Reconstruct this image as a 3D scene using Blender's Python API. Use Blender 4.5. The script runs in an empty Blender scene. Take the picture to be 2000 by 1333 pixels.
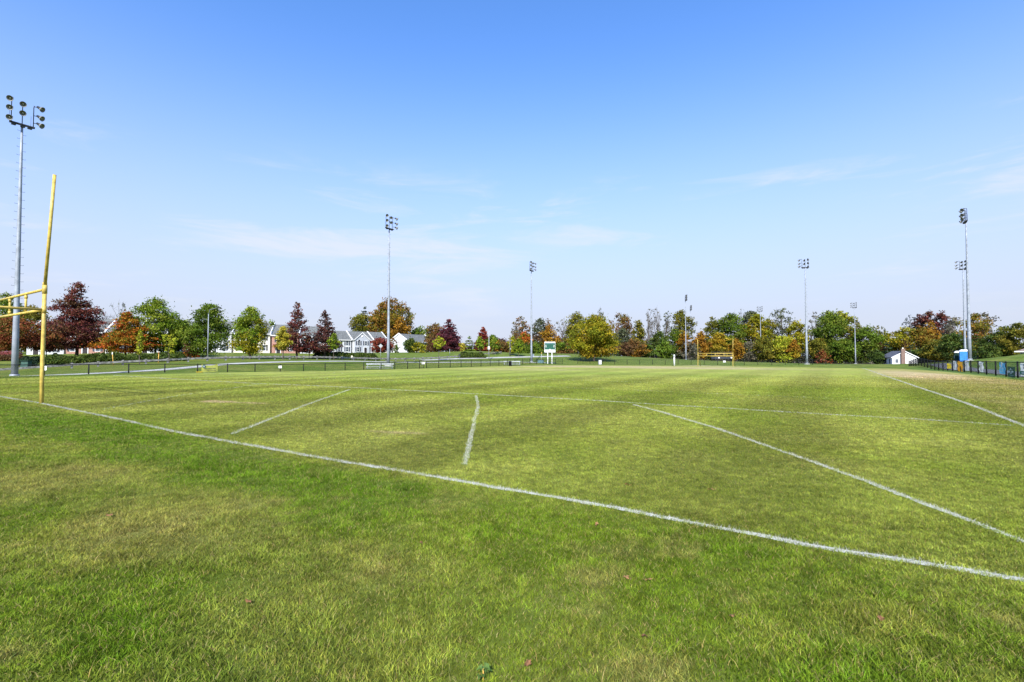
import bpy, math, random
import numpy as np
from mathutils import Vector
R = math.radians
random.seed(7)
rng = np.random.default_rng(11)
S = bpy.context.scene
COL = S.collection

# ------------------------------------------------------------------ camera, sky, sun, exposure
F, CX, HY, EYE = 951.4, 1000.0, 694.7, 1.344       # focal length and horizon measured in the 2000 px photograph
YAW = 0.5808                                       # the pitch runs away to the right
cam_d = bpy.data.cameras.new('camera')
cam_d.sensor_width = 36.0
cam_d.lens = F / 2000 * 36
cam_d.clip_start, cam_d.clip_end = 0.05, 8000
cam = bpy.data.objects.new('camera', cam_d)
cam.location = (0, 0, EYE)
cam.rotation_euler = (math.pi / 2 + 0.02967, 0, 0)
COL.objects.link(cam)
S.camera = cam

SUN_EL, SUN_AZ = R(38), R(188)                     # azimuth clockwise from +Y: behind the camera, a touch to its left
sun_dir = Vector((math.sin(SUN_AZ) * math.cos(SUN_EL), math.cos(SUN_AZ) * math.cos(SUN_EL), math.sin(SUN_EL)))
sl = bpy.data.lights.new('sun', 'SUN')
sl.energy, sl.angle, sl.color = 3.6, R(0.53), (1.0, 0.95, 0.86)
so = bpy.data.objects.new('sun', sl)
so.rotation_euler = sun_dir.to_track_quat('Z', 'Y').to_euler()
so.location = (0, 0, 60)
COL.objects.link(so)
S.view_settings.view_transform = 'Standard'
S.view_settings.look = 'None'
S.view_settings.gamma = 1
S.view_settings.use_curve_mapping = False
S.view_settings.exposure = 1.3


class NT:                                          # tiny node-tree helper
    def __init__(s, tree):
        s.t = tree
    def n(s, typ, **kw):
        nd = s.t.nodes.new(typ)
        for k, v in kw.items():
            if k.startswith('i_'):
                key = k[2:]
                nd.inputs[int(key) if key.isdigit() else key.replace('_', ' ')].default_value = v
            else:
                setattr(nd, k, v)
        return nd
    def l(s, a, b):
        s.t.links.new(a, b)
    def math(s, op, a, b=None, clamp=False):
        nd = s.t.nodes.new('ShaderNodeMath')
        nd.operation, nd.use_clamp = op, clamp
        for i, x in enumerate((a, b)):
            if x is None:
                continue
            if isinstance(x, (int, float)):
                nd.inputs[i].default_value = x
            else:
                s.l(x, nd.inputs[i])
        return nd.outputs[0]
    def mapr(s, x, a, b, c=0.0, d=1.0, smooth=True):
        nd = s.t.nodes.new('ShaderNodeMapRange')
        if smooth:
            nd.interpolation_type = 'SMOOTHSTEP'
        s.l(x, nd.inputs[0])
        for i, q in enumerate((a, b, c, d)):
            nd.inputs[i + 1].default_value = q
        return nd.outputs[0]
    def mix(s, f, a, b, blend='MIX'):
        nd = s.t.nodes.new('ShaderNodeMix')
        nd.data_type, nd.blend_type = 'RGBA', blend
        for sock, x in ((nd.inputs[0], f), (nd.inputs[6], a), (nd.inputs[7], b)):
            if isinstance(x, (int, float, tuple)):
                sock.default_value = x
            else:
                s.l(x, sock)
        return nd.outputs[2]


world = bpy.data.worlds.new('World')
S.world = world
world.use_nodes = True
w = NT(world.node_tree)
bg = world.node_tree.nodes['Background']
sky = w.n('ShaderNodeTexSky', sky_type='NISHITA', sun_disc=False, sun_elevation=SUN_EL, sun_rotation=SUN_AZ,
          altitude=100, air_density=1.0, dust_density=1.3, ozone_density=2.5)
tc = w.n('ShaderNodeTexCoord')
sep = w.n('ShaderNodeSeparateXYZ')
w.l(tc.outputs['Generated'], sep.inputs[0])
hs = w.n('ShaderNodeHueSaturation', i_Saturation=1.05)
w.l(sky.outputs[0], hs.inputs['Color'])
# thin cirrus streaks: noise over azimuth and elevation, drawn out sideways
az = w.math('ARCTAN2', sep.outputs[0], sep.outputs[1])
mp = w.n('ShaderNodeCombineXYZ')
w.l(w.math('MULTIPLY', az, 2.3), mp.inputs[0])
w.l(w.math('MULTIPLY', sep.outputs[2], 15.0), mp.inputs[1])
n1 = w.n('ShaderNodeTexNoise', noise_dimensions='2D', i_Scale=1.6, i_Detail=7.0, i_Roughness=0.62, i_Distortion=0.35)
w.l(mp.outputs[0], n1.inputs['Vector'])
n2 = w.n('ShaderNodeTexNoise', noise_dimensions='2D', i_Scale=0.55, i_Detail=2.0)
w.l(mp.outputs[0], n2.inputs['Vector'])
c = w.math('ADD', w.math('MULTIPLY', n1.outputs[0], 0.65), w.math('MULTIPLY', n2.outputs[0], 0.45))
for a0, z0, wa, wz, k in ((.52, .292, .52, .05, .15), (-.38, .195, .50, .06, .19), (.12, .215, .34, .05, .15), (.80, .24, .25, .06, .10)):
    dx = w.math('MULTIPLY', w.math('SUBTRACT', az, a0), 1 / wa)
    dy = w.math('MULTIPLY', w.math('SUBTRACT', sep.outputs[2], z0), 1 / wz)
    d = w.math('SQRT', w.math('ADD', w.math('MULTIPLY', dx, dx), w.math('MULTIPLY', dy, dy)))
    c = w.math('ADD', c, w.mapr(d, 0.0, 1.0, k, 0.0))             # where the cirrus banks lie
c = w.mapr(c, 0.56, 0.82)
band = w.math('MULTIPLY', w.mapr(sep.outputs[2], 0.01, 0.14), w.mapr(sep.outputs[2], 0.29, 0.385, 1.0, 0.0))
c = w.math('MULTIPLY', w.math('MULTIPLY', c, band), 0.68)
veil = w.math('POWER', w.mapr(sep.outputs[2], 0.02, 0.62, 0.98, 0.0), 1.25)           # milky autumn air low in the sky
deep = w.mix(1.0, hs.outputs[0], (0.62, 0.88, 1.20, 1), 'MULTIPLY')
skyc = w.mix(veil, deep, (2.44, 2.62, 3.16, 1))
skyc = w.mix(c, skyc, (3.0, 3.1, 3.35, 1))
w.l(skyc, bg.inputs[0])
bg.inputs[1].default_value = 0.115

# ------------------------------------------------------------------ helpers
def uv2xy(u, v):
    c, s = math.cos(YAW), math.sin(YAW)
    return u * c + v * s, -u * s + v * c

def xy2uv(X, Y):
    c, s = math.cos(YAW), math.sin(YAW)
    return X * c - Y * s, X * s + Y * c

def PX(px, Z):                                     # measured direction -> metres to the right, at Z metres away
    return (px - CX) / F * Z

def PZ(py, Z):
    return EYE + (HY - py) / F * Z

def sstep(a, b, x):
    t = np.clip((x - a) / (b - a), 0, 1)
    return t * t * (3 - 2 * t)

_perm = np.random.default_rng(5).random((512, 512))
def vnoise(x, y):
    x, y = np.asarray(x, float), np.asarray(y, float)
    xi, yi = np.floor(x).astype(int), np.floor(y).astype(int)
    fx, fy = x - xi, y - yi
    fx, fy = fx * fx * (3 - 2 * fx), fy * fy * (3 - 2 * fy)
    g = lambda a, b: _perm[a % 512, b % 512]
    return (g(xi, yi) * (1 - fx) + g(xi + 1, yi) * fx) * (1 - fy) + (g(xi, yi + 1) * (1 - fx) + g(xi + 1, yi + 1) * fx) * fy

def fbm(x, y, o=4):
    s, a, t = 0, 1.0, 0
    for i in range(o):
        s = s + a * vnoise(x * 2 ** i + 17.3 * i, y * 2 ** i + 9.1 * i)
        t += a
        a *= 0.55
    return s / t

# ---- terrain: level pitch, falling away at its edges to measured spot heights
SPOT = [(88, 740, 45), (322, 733, 54), (548, 729.5, 63), (744, 724.5, 72.5), (880, 720, 85), (1000, 716, 100), (1100, 712.5, 120),
        (30, 738, 46), (0, 738, 50), (200, 729.5, 56), (322, 722.5, 61), (440, 711.5, 70), (560, 707, 80), (680, 706, 90), (745, 707.5, 94),
        (900, 708, 105), (1000, 707, 118), (-60, 733, 66), (193, 716, 76), (285, 711, 82), (367, 706.5, 88), (457, 702.8, 96), (560, 702.5, 100),
        (657, 703.4, 104), (800, 707.5, 117), (900, 706, 125), (1000, 705, 135), (20, 703, 100), (150, 694, 110), (300, 693, 115),
        (450, 692.5, 125), (600, 692, 140), (700, 690.5, 185), (780, 689.5, 190), (850, 688, 165), (950, 686.5, 165), (1005, 691, 175),
        (880, 700.5, 138), (970, 698.5, 145), (1060, 697, 150), (1120, 691.5, 168), (1180, 699, 155), (1250, 698, 175), (1250, 706, 140),
        (1330, 709, 130), (1330, 703, 195), (1400, 711.5, 125), (1575, 711.5, 121), (1650, 711.5, 150), (1485, 711, 240), (1670, 711, 222),
        (1760, 714.5, 165), (1700, 712, 160), (1987, 738.5, 37.9), (1910, 730.5, 48), (1860, 725, 58), (1811, 717.8, 75), (1788, 714.8, 84),
        (2150, 746, 35), (1900, 720, 66), (1950, 700, 74), (2000, 690.5, 82), (2080, 684, 88), (1870, 713, 88), (1885, 708, 122), (1950, 700, 120)]
SP = np.array([(PX(a, z), z, PZ(b, z)) for a, b, z in SPOT] +
              [(-260, 120, 2), (-300, 300, 3), (-100, 330, 3), (80, 350, -1), (250, 350, -4), (400, 250, -4), (250, 60, 2), (-140, 20, -1.0),
               (-60, -30, -.6), (0, -60, -.3), (80, -30, -.3), (160, 100, 0.5), (-200, 500, 3), (200, 500, -4), (-8, 30, 0), (15, 60, 0), (-30, 40, -.1), (20, 20, 0)])
def tpsk(d2):
    return 0.5 * d2 * np.log(d2 + 1e-9)
def _fit():
    P = SP[:, :2]
    n = len(P)
    K = tpsk(((P[:, None] - P[None]) ** 2).sum(-1)) + np.eye(n) * 8.0
    A = np.zeros((n + 3, n + 3))
    A[:n, :n] = K
    A[:n, n] = 1
    A[:n, n + 1:] = P
    A[n:, :n] = A[:n, n:].T
    return np.linalg.solve(A, np.concatenate([SP[:, 2], np.zeros(3)]))
_tw = _fit()
def tps(X, Y):
    n = len(SP)
    out = _tw[n] + _tw[n + 1] * X + _tw[n + 2] * Y
    for i in range(n):
        out = out + _tw[i] * tpsk((X - SP[i, 0]) ** 2 + (Y - SP[i, 1]) ** 2)
    return out
def gz(X, Y):
    X, Y = np.asarray(X, float), np.asarray(Y, float)
    u, v = xy2uv(X, Y)
    du = np.maximum(np.maximum((-31.0 - u) / 24, (u - 5.0) / 8), 0)     # crowned pitch: it falls off gently to all sides
    dv = np.maximum(np.maximum((v - 48.0) / 64, (-12 - v) / 20), 0)
    k = sstep(0, 1, np.hypot(du, dv))
    r = np.hypot(X, Y)
    far = sstep(330, 560, r)
    t = np.clip(tps(X, Y), -4.5, 5.0)
    t = t * (1 - far) + (-4.0) * far
    return t * k
def gzf(x, y):
    return float(gz(x, y))

# ---- mesh building
def tag(o, label=None, cat=None, group=None, kind=None):
    for k, v in (('label', label), ('category', cat), ('group', group), ('kind', kind)):
        if v:
            o[k] = v
    return o

def empty(name, loc, rz=0, **kw):
    o = bpy.data.objects.new(name, None)
    o.empty_display_size = 0.3
    o.location = loc
    o.rotation_euler = (0, 0, rz)
    COL.objects.link(o)
    return tag(o, **kw)

def link(name, me, parent=None, loc=None, **kw):
    o = bpy.data.objects.new(name, me)
    if parent is not None:
        o.parent = parent
    if loc is not None:
        o.location = loc
    COL.objects.link(o)
    return tag(o, **kw)

class MB:
    def __init__(s):
        s.v, s.f, s.sm = [], [], []
    def add(s, vs, fs, smooth=False):
        b = len(s.v)
        s.v += [tuple(q) for q in vs]
        s.f += [tuple(i + b for i in f) for f in fs]
        s.sm += [smooth] * len(fs)
        return s
    def box(s, c, d, rz=0.0):
        x, y, z = (q / 2 for q in d)
        cs, sn = math.cos(rz), math.sin(rz)
        vs = []
        for a, b, e in ((-1, -1, -1), (1, -1, -1), (1, 1, -1), (-1, 1, -1), (-1, -1, 1), (1, -1, 1), (1, 1, 1), (-1, 1, 1)):
            px, py = a * x, b * y
            vs.append((c[0] + px * cs - py * sn, c[1] + px * sn + py * cs, c[2] + e * z))
        return s.add(vs, [(0, 3, 2, 1), (4, 5, 6, 7), (0, 1, 5, 4), (1, 2, 6, 5), (2, 3, 7, 6), (3, 0, 4, 7)])
    def tube(s, pts, rad, n=8, cap=True):
        pts = [Vector(p) for p in pts]
        if isinstance(rad, (int, float)):
            rad = [rad] * len(pts)
        vs, fs = [], []
        ref = None
        for i, p in enumerate(pts):
            d = (pts[min(i + 1, len(pts) - 1)] - pts[max(i - 1, 0)]).normalized()
            if ref is None:
                ref = d.orthogonal().normalized()
            a = (ref - d * ref.dot(d)).normalized()
            b = d.cross(a)
            ref = a
            for k in range(n):
                t = 2 * math.pi * k / n
                vs.append(p + (a * math.cos(t) + b * math.sin(t)) * rad[i])
        for i in range(len(pts) - 1):
            for k in range(n):
                k2 = (k + 1) % n
                fs.append((i * n + k, i * n + k2, (i + 1) * n + k2, (i + 1) * n + k))
        s.add(vs, fs, True)
        if cap:
            b = len(s.v) - len(vs)
            s.f.append(tuple(b + k for k in reversed(range(n))))
            s.f.append(tuple(b + (len(pts) - 1) * n + k for k in range(n)))
            s.sm += [False, False]
        return s
    def lathe(s, prof, c, axis, n=14):            # prof: (radius, distance along axis)
        ax = Vector(axis).normalized()
        a = ax.orthogonal().normalized()
        b = ax.cross(a)
        c = Vector(c)
        vs = [c + ax * h + (a * math.cos(2 * math.pi * k / n) + b * math.sin(2 * math.pi * k / n)) * r for r, h in prof for k in range(n)]
        fs = [(i * n + k, i * n + (k + 1) % n, (i + 1) * n + (k + 1) % n, (i + 1) * n + k) for i in range(len(prof) - 1) for k in range(n)]
        return s.add(vs, fs, True)
    def mesh(s, name, mat):
        me = bpy.data.meshes.new(name)
        me.from_pydata(s.v, [], s.f)
        me.polygons.foreach_set('use_smooth', s.sm)
        me.materials.append(mat)
        return me
    def build(s, name, mat, parent=None, loc=None, **kw):
        return link(name, s.mesh(name, mat), parent, loc, **kw)

def np_mesh(name, V, Fc, col, mat):               # many faces of one size, with a colour per vertex
    me = bpy.data.meshes.new(name)
    V = np.ascontiguousarray(V, np.float32)
    Fc = np.ascontiguousarray(Fc, np.int32)
    k = Fc.shape[1]
    me.vertices.add(len(V))
    me.vertices.foreach_set('co', V.ravel())
    me.loops.add(Fc.size)
    me.loops.foreach_set('vertex_index', Fc.ravel())
    me.polygons.add(len(Fc))
    me.polygons.foreach_set('loop_start', np.arange(0, Fc.size, k, dtype=np.int32))
    me.update(calc_edges=True)
    if col is not None:
        at = me.color_attributes.new('Col', 'FLOAT_COLOR', 'POINT')
        at.data.foreach_set('color', np.ascontiguousarray(np.concatenate([col, np.ones((len(col), 1))], 1), np.float32).ravel())
    me.materials.append(mat)
    return me

# ---- materials
def mat(name, col, rough=0.6, metal=0.0, var=0.12, scale=3.0, bump=0.0, spec=0.35):
    m = bpy.data.materials.new(name)
    m.use_nodes = True
    q = NT(m.node_tree)
    b = m.node_tree.nodes['Principled BSDF']
    b.inputs['Roughness'].default_value = rough
    b.inputs['Metallic'].default_value = metal
    b.inputs['Specular IOR Level'].default_value = spec
    t = q.n('ShaderNodeTexCoord')
    nz = q.n('ShaderNodeTexNoise', i_Scale=scale, i_Detail=5.0)
    q.l(t.outputs['Object'], nz.inputs['Vector'])
    lo = tuple(x * (1 - var * 1.6) for x in col) + (1,)
    hi = tuple(min(1, x * (1 + var * 1.6)) for x in col) + (1,)
    q.l(q.mix(q.mapr(nz.outputs[0], .3, .7), lo, hi), b.inputs['Base Color'])
    if bump:
        bp = q.n('ShaderNodeBump', i_Strength=bump, i_Distance=0.02)
        q.l(nz.outputs[0], bp.inputs['Height'])
        q.l(bp.outputs[0], b.inputs['Normal'])
    return m

def leafmat(name, trans, rough=0.55, spec=.2):
    m = bpy.data.materials.new(name)
    m.use_nodes = True
    q = NT(m.node_tree)
    b = m.node_tree.nodes['Principled BSDF']
    b.inputs['Roughness'].default_value = rough
    b.inputs['Specular IOR Level'].default_value = spec
    a = q.n('ShaderNodeAttribute', attribute_name='Col')
    q.l(a.outputs[0], b.inputs['Base Color'])
    tr = q.n('ShaderNodeBsdfTranslucent')
    q.l(a.outputs[0], tr.inputs[0])
    mx = q.n('ShaderNodeMixShader', i_0=trans)
    q.l(b.outputs[0], mx.inputs[1])
    q.l(tr.outputs[0], mx.inputs[2])
    q.l(mx.outputs[0], m.node_tree.nodes['Material Output'].inputs[0])
    return m

M = dict(
    leaf=leafmat('leaf', 0.34, spec=.10), blade=leafmat('grass_blade', 0.28, .7, .05), paint_blade=leafmat('painted_blade', 0.1, 0.8),
    bark=mat('bark', (.075, .06, .048), .9, var=.3, scale=6), palebark=mat('pale_bark', (.115, .105, .098), .9, var=.25, scale=5),
    galv=mat('galvanised_steel', (.25, .275, .32), .55, .15, .12, 1.5), dark=mat('dark_steel', (.03, .032, .036), .5, .3, .2),
    reflector=mat('reflector', (.16, .16, .15), .6, 0, .1), lamp=mat('lamp_glass', (.35, .33, .27), .15, 0, .1),
    black=mat('black_vinyl', (.010, .011, .012), .6, 0, .2, spec=.12), net=mat('chain_vinyl', (.012, .013, .014), .8, 0, .2, spec=.03), yellow=mat('yellow_paint', (.47, .34, .075), .45, 0, .16, 7),
    concrete=mat('concrete', (.33, .325, .305), .85, 0, .12, 1.2), timber=mat('weathered_timber', (.19, .185, .175), .9, 0, .3, 2.5),
    white=mat('white_paint', (.66, .66, .66), .55, 0, .04), siding=mat('white_siding', (.45, .46, .48), .6, 0, .04, .8),
    greysiding=mat('grey_siding', (.34, .36, .40), .6, 0, .05, .8), cream=mat('cream_siding', (.6, .56, .46), .6, 0, .05, .8),
    roof=mat('asphalt_shingle', (.11, .115, .112), .9, 0, .22, 2.2), slate=mat('dark_shingle', (.075, .08, .1), .9, 0, .2, 2),
    brown_roof=mat('brown_shingle', (.2, .15, .12), .9, 0, .2, 2), glass=mat('window_glass', (.05, .065, .085), .12, 0, .3, .7, spec=.6),
    shutter=mat('dark_shutter', (.035, .04, .06), .6, 0, .15), door_green=mat('green_door', (.015, .045, .035), .5), door_dark=mat('dark_door', (.02, .015, .017), .5),
    blue=mat('blue_plastic', (.04, .2, .58), .4, 0, .1), darkgreen=mat('dark_green_plastic', (.012, .05, .04), .45, 0, .15),
    alu=mat('aluminium', (.30, .32, .33), .5, .2, .1), board=mat('green_board', (.012, .075, .052), .5, 0, .08), blade_trim=mat('dark_padding', (.03, .035, .05), .7),
    orange=mat('orange_vinyl', (.72, .33, .02), .5, 0, .2, 2.5), brown=mat('brown_print', (.2, .07, .015), .5, 0, .2), vinyl_yellow=mat('yellow_vinyl', (.75, .55, .03), .5, 0, .12),
    lime=mat('lime_vinyl', (.62, .62, .13), .5, 0, .08), sky=mat('sky_blue_vinyl', (.1, .36, .58), .5, 0, .08), ink=mat('ink', (.05, .055, .08), .7),
    teal=mat('teal_ink', (.08, .15, .17), .6), signgreen=mat('sign_green', (.02, .19, .13), .5), rust_leaf=mat('rust_leaf', (.15, .07, .028), .8, 0, .3, 30), dryleaf=mat('dry_leaf', (.24, .13, .05), .8, 0, .3, 30), stake=mat('painted_stake', (.5, .3, .06), .7, 0, .2),
    carred=mat('car_paint', (.12, .02, .02), .25, .2, .05, spec=.6), rubber=mat('rubber', (.02, .02, .02), .85), bin_green=mat('utility_green', (.02, .06, .045), .55))

def thin(m, f):                                   # thin cloth lets the sun behind it through
    q = NT(m.node_tree)
    b = m.node_tree.nodes['Principled BSDF']
    tr = q.n('ShaderNodeBsdfTranslucent')
    if b.inputs['Base Color'].links:
        q.l(b.inputs['Base Color'].links[0].from_socket, tr.inputs[0])
    mx = q.n('ShaderNodeMixShader', i_0=f)
    q.l(b.outputs[0], mx.inputs[1])
    q.l(tr.outputs[0], mx.inputs[2])
    q.l(mx.outputs[0], m.node_tree.nodes['Material Output'].inputs[0])
M['white_vinyl'] = mat('white_vinyl', (.74, .74, .75), .5, 0, .06, 6)
for k_ in ('orange', 'vinyl_yellow', 'sky', 'lime', 'white_vinyl', 'darkgreen'):
    thin(M[k_], .5)

def brickmat():
    m = mat('brick', (.3, .15, .11), .9)
    q = NT(m.node_tree)
    t = q.n('ShaderNodeTexCoord')
    mp_ = q.n('ShaderNodeMapping')
    mp_.inputs['Rotation'].default_value = (math.pi / 2, 0, 0)
    q.l(t.outputs['Object'], mp_.inputs[0])
    br = q.n('ShaderNodeTexBrick', i_Scale=4.0, i_Color1=(.33, .16, .12, 1), i_Color2=(.25, .12, .09, 1), i_Mortar=(.42, .37, .32, 1))
    br.inputs['Mortar Size'].default_value = .012
    q.l(mp_.outputs[0], br.inputs[0])
    q.l(br.outputs[0], m.node_tree.nodes['Principled BSDF'].inputs['Base Color'])
    return m
M['brick'] = brickmat()
M['brown_brick'] = mat('brown_brick', (.17, .115, .095), .9, 0, .25, 5)

# ------------------------------------------------------------------ ground colours (what grows where; no light in it)
def ell(u, v, cu, cv, ru, rv, soft=.5):
    return 1 - sstep(1 - soft, 1 + soft * .4, np.hypot((u - cu) / ru, (v - cv) / rv))

def turf(X, Y):
    u, v = xy2uv(X, Y)
    wob = (fbm(u / 2.2, v / 2.2, 3) - .5)
    big = fbm(u / 7 + 3, v / 7)
    med = fbm(u / 1.5 + 31, v / 1.5 + 7)
    sml = fbm(u / .45 + 5, v / .45 + 70, 3)
    C = lambda *q: np.array(q)[None]
    lerp = lambda a, b, t: a + (b - a) * np.asarray(t)[:, None]
    one = np.ones((len(u), 1))
    # rough grass behind the end line
    rough = lerp(C(.120, .186, .013) * one, C(.188, .218, .032) * one, sstep(.42, .64, med * .6 + big * .4))
    rough = lerp(rough, C(.080, .160, .007) * one, sstep(.50, .68, fbm(u / .7 + 80, v / .5 + 8)) * .65)
    rough = lerp(rough, C(.26, .225, .075) * one, sstep(.60, .78, fbm(u / .4 + 11, v / .5 + 50)) * .5)
    # a lush strip just behind the end line on the left, then a trodden paler one
    lv = (fbm(u / 1.1, v / .8 + 60, 3) - .5) * 1.1
    lush_s = sstep(2.35, 2.7, v + lv) * sstep(3.95, 3.5, v + lv * .4) * sstep(-1.5, -4.5, u)
    rough = lerp(rough, C(.080, .165, .008) * one, np.clip(lush_s * .55 * (.3 + 1.4 * med), 0, 1))
    pale = sstep(1.0, 1.4, v + lv) * sstep(2.6, 2.2, v + lv) * sstep(-.5, -3.0, u) * sstep(-9.5, -7.5, u)
    rough = lerp(rough, C(.27, .245, .07) * one, np.clip(pale * (.12 + .85 * sml * med), 0, 1))
    # mown pitch
    pit = lerp(C(.170, .220, .028) * one, C(.220, .246, .046) * one, sstep(.38, .62, big * .6 + med * .4))
    pit = lerp(pit, C(.115, .165, .008) * one, sstep(.5, .7, fbm(u / 3 + 41, v / 1.4 + 3)) * .3)
    st = np.sin(2 * math.pi * (u + wob * .6) / 3.9)
    pit = pit * (1 + .17 * np.tanh(2.0 * st) * (.4 + 1.2 * med))[:, None]
    dry = sstep(14, 62, v) * .8 + sstep(-10, -40, u) * .28
    pit = lerp(pit, C(.285, .285, .062) * one, np.clip(dry * (.55 + .9 * (big - .3)), 0, .9))
    pit = pit * (1 + .05 * np.tanh(2 * np.sin(2 * math.pi * (v + wob) / 9.1)))[:, None]
    col = lerp(rough, pit, sstep(3.6, 4.3, v + wob * .5))
    worn = lambda cu, cv, ru, rv, k: np.clip(ell(u + wob * 2, v + wob * 2, cu, cv, ru, rv) * k * (.5 + med), 0, 1)
    for a in ((-20, 55, 20, 7, .7), (-14, 70, 16, 7, .45), (-26, 40, 8, 5, .3), (-15.1, 7.1, .55, .5, .95), (-14.2, 7.0, .5, .25, .7), (-6.3, 6.1, .5, .2, .5)):
        col = lerp(col, C(.36, .29, .155) * one, worn(*a))
    # beyond the right touchline: worn margin, then lush strip along the fence
    mar = sstep(3.0, 4.0, u + wob) * sstep(4, 8, v)
    col = lerp(col, lerp(C(.19, .175, .045) * one, C(.25, .215, .085) * one, sstep(.4, .65, med)), mar * .65)
    for a in ((5.0, 44, 2.6, 9, .8), (7.6, 34, 1.6, 7, .35), (4.2, 52, 1.6, 8, .5)):
        col = lerp(col, C(.40, .31, .165) * one, worn(*a))
    lush = lerp(C(.055, .115, .014) * one, C(.10, .15, .026) * one, med)
    col = lerp(col, lush, sstep(9.0, 9.9, u + wob * 1.2))
    far = lerp(C(.065, .105, .009) * one, C(.12, .14, .022) * one, sstep(.35, .65, big * .5 + med * .5))
    col = lerp(col, far, sstep(-40.3, -41.0, u + wob * .3))
    col = lerp(col, far * 1.1, sstep(95, 98, v))
    r = np.hypot(X, Y)
    bank = (np.asarray(Y) > 118) * (np.abs(X) < 60) * 1.0
    col = lerp(col, C(.085, .125, .02) * one, bank * .7 * (v > 96))
    dirt = ell(u, v, -22, 122, 9, 3)
    col = lerp(col, C(.3, .25, .14) * one, dirt * .8)
    col = lerp(col, C(.05, .05, .025) * one, sstep(150, 210, r) * sstep(-20, 20, X) * (v > 100))
    return np.clip(col * (.80 + .40 * sml)[:, None], .004, .9)

def axis(dense0, dense1, step, lo, hi):
    a = list(np.arange(dense0, dense1 + 1e-6, step))
    s, x = step, dense1
    while x < hi:
        s *= 1.13
        x += s
        a.append(x)
    s, x = step, dense0
    pre = []
    while x > lo:
        s *= 1.13
        x -= s
        pre.append(x)
    return np.array(pre[::-1] + a)

def ground():
    xs = axis(-62, 70, .5, -4000, 4000)
    ys = axis(-2, 132, .5, -400, 5000)
    GX, GY = np.meshgrid(xs, ys)
    X, Y = GX.ravel(), GY.ravel()
    Z = gz(X, Y)
    nx = len(xs)
    i = np.arange(len(ys) - 1)[:, None] * nx + np.arange(nx - 1)[None]
    Fc = np.stack([i, i + 1, i + nx + 1, i + nx], -1).reshape(-1, 4)
    m = bpy.data.materials.new('turf')
    m.use_nodes = True
    q = NT(m.node_tree)
    b = m.node_tree.nodes['Principled BSDF']
    b.inputs['Roughness'].default_value = .9
    b.inputs['Specular IOR Level'].default_value = .1
    a = q.n('ShaderNodeAttribute', attribute_name='Col')
    g = q.n('ShaderNodeNewGeometry')
    na = q.n('ShaderNodeTexNoise', i_Scale=2.2, i_Detail=8.0, i_Roughness=.72)
    nb = q.n('ShaderNodeTexNoise', i_Scale=22.0, i_Detail=4.0, i_Roughness=.7)
    nc = q.n('ShaderNodeTexNoise', i_Scale=.55, i_Detail=3.0)
    for nd in (na, nb, nc):
        q.l(g.outputs['Position'], nd.inputs['Vector'])
    k = q.math('MULTIPLY', q.mapr(na.outputs[0], .28, .72, .62, 1.38, False), q.mapr(nb.outputs[0], .3, .7, .8, 1.2, False))
    cc = q.n('ShaderNodeCombineColor')
    for j in range(3):
        q.l(k, cc.inputs[j])
    c1 = q.mix(1.0, a.outputs[0], cc.outputs[0], 'MULTIPLY')
    c1 = q.mix(q.mapr(nc.outputs[0], .45, .75, 0, .22), c1, (.24, .2, .08, 1))
    q.l(c1, b.inputs['Base Color'])
    bp = q.n('ShaderNodeBump', i_Strength=.5, i_Distance=.03)
    q.l(na.outputs[0], bp.inputs['Height'])
    q.l(bp.outputs[0], b.inputs['Normal'])
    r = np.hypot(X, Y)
    under = (1 - .42 * (1 - sstep(12, 34, r)))[:, None]     # ground colour darker under the near blades, easing out with distance
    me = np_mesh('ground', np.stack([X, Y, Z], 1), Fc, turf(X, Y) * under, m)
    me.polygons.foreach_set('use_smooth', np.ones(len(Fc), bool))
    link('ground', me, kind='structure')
ground()

# ------------------------------------------------------------------ grass blades and painted lines
def blades(X, Y, hgt, wid, col, lean=.6, seg=2):
    n = len(X)
    ph = rng.random(n) * 2 * math.pi
    ld = rng.random(n) * 2 * math.pi
    L = hgt * lean * (.25 + rng.random(n))
    dx, dy = np.cos(ph) * wid / 2, np.sin(ph) * wid / 2
    lx, ly = np.cos(ld) * L, np.sin(ld) * L
    z0 = gz(X, Y) - .004
    P = lambda x, y, z: np.stack([x, y, z], 1)
    if seg == 2:
        V = np.stack([P(X - dx, Y - dy, z0), P(X + dx, Y + dy, z0), P(X + dx * .8 + lx * .35, Y + dy * .8 + ly * .35, z0 + hgt * .6),
                      P(X - dx * .8 + lx * .35, Y - dy * .8 + ly * .35, z0 + hgt * .6), P(X + lx, Y + ly, z0 + hgt)], 1)
        b = (np.arange(n) * 5)[:, None]
        T = np.concatenate([b + np.array([[0, 1, 2]]), b + np.array([[0, 2, 3]]), b + np.array([[3, 2, 4]])], 0)
        k = 5
    else:
        V = np.stack([P(X - dx, Y - dy, z0), P(X + dx, Y + dy, z0), P(X + lx, Y + ly, z0 + hgt)], 1)
        T = (np.arange(n) * 3)[:, None] + np.array([[0, 1, 2]])
        k = 3
    return V.reshape(-1, 3), T, np.repeat(col, k, 0)

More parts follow.
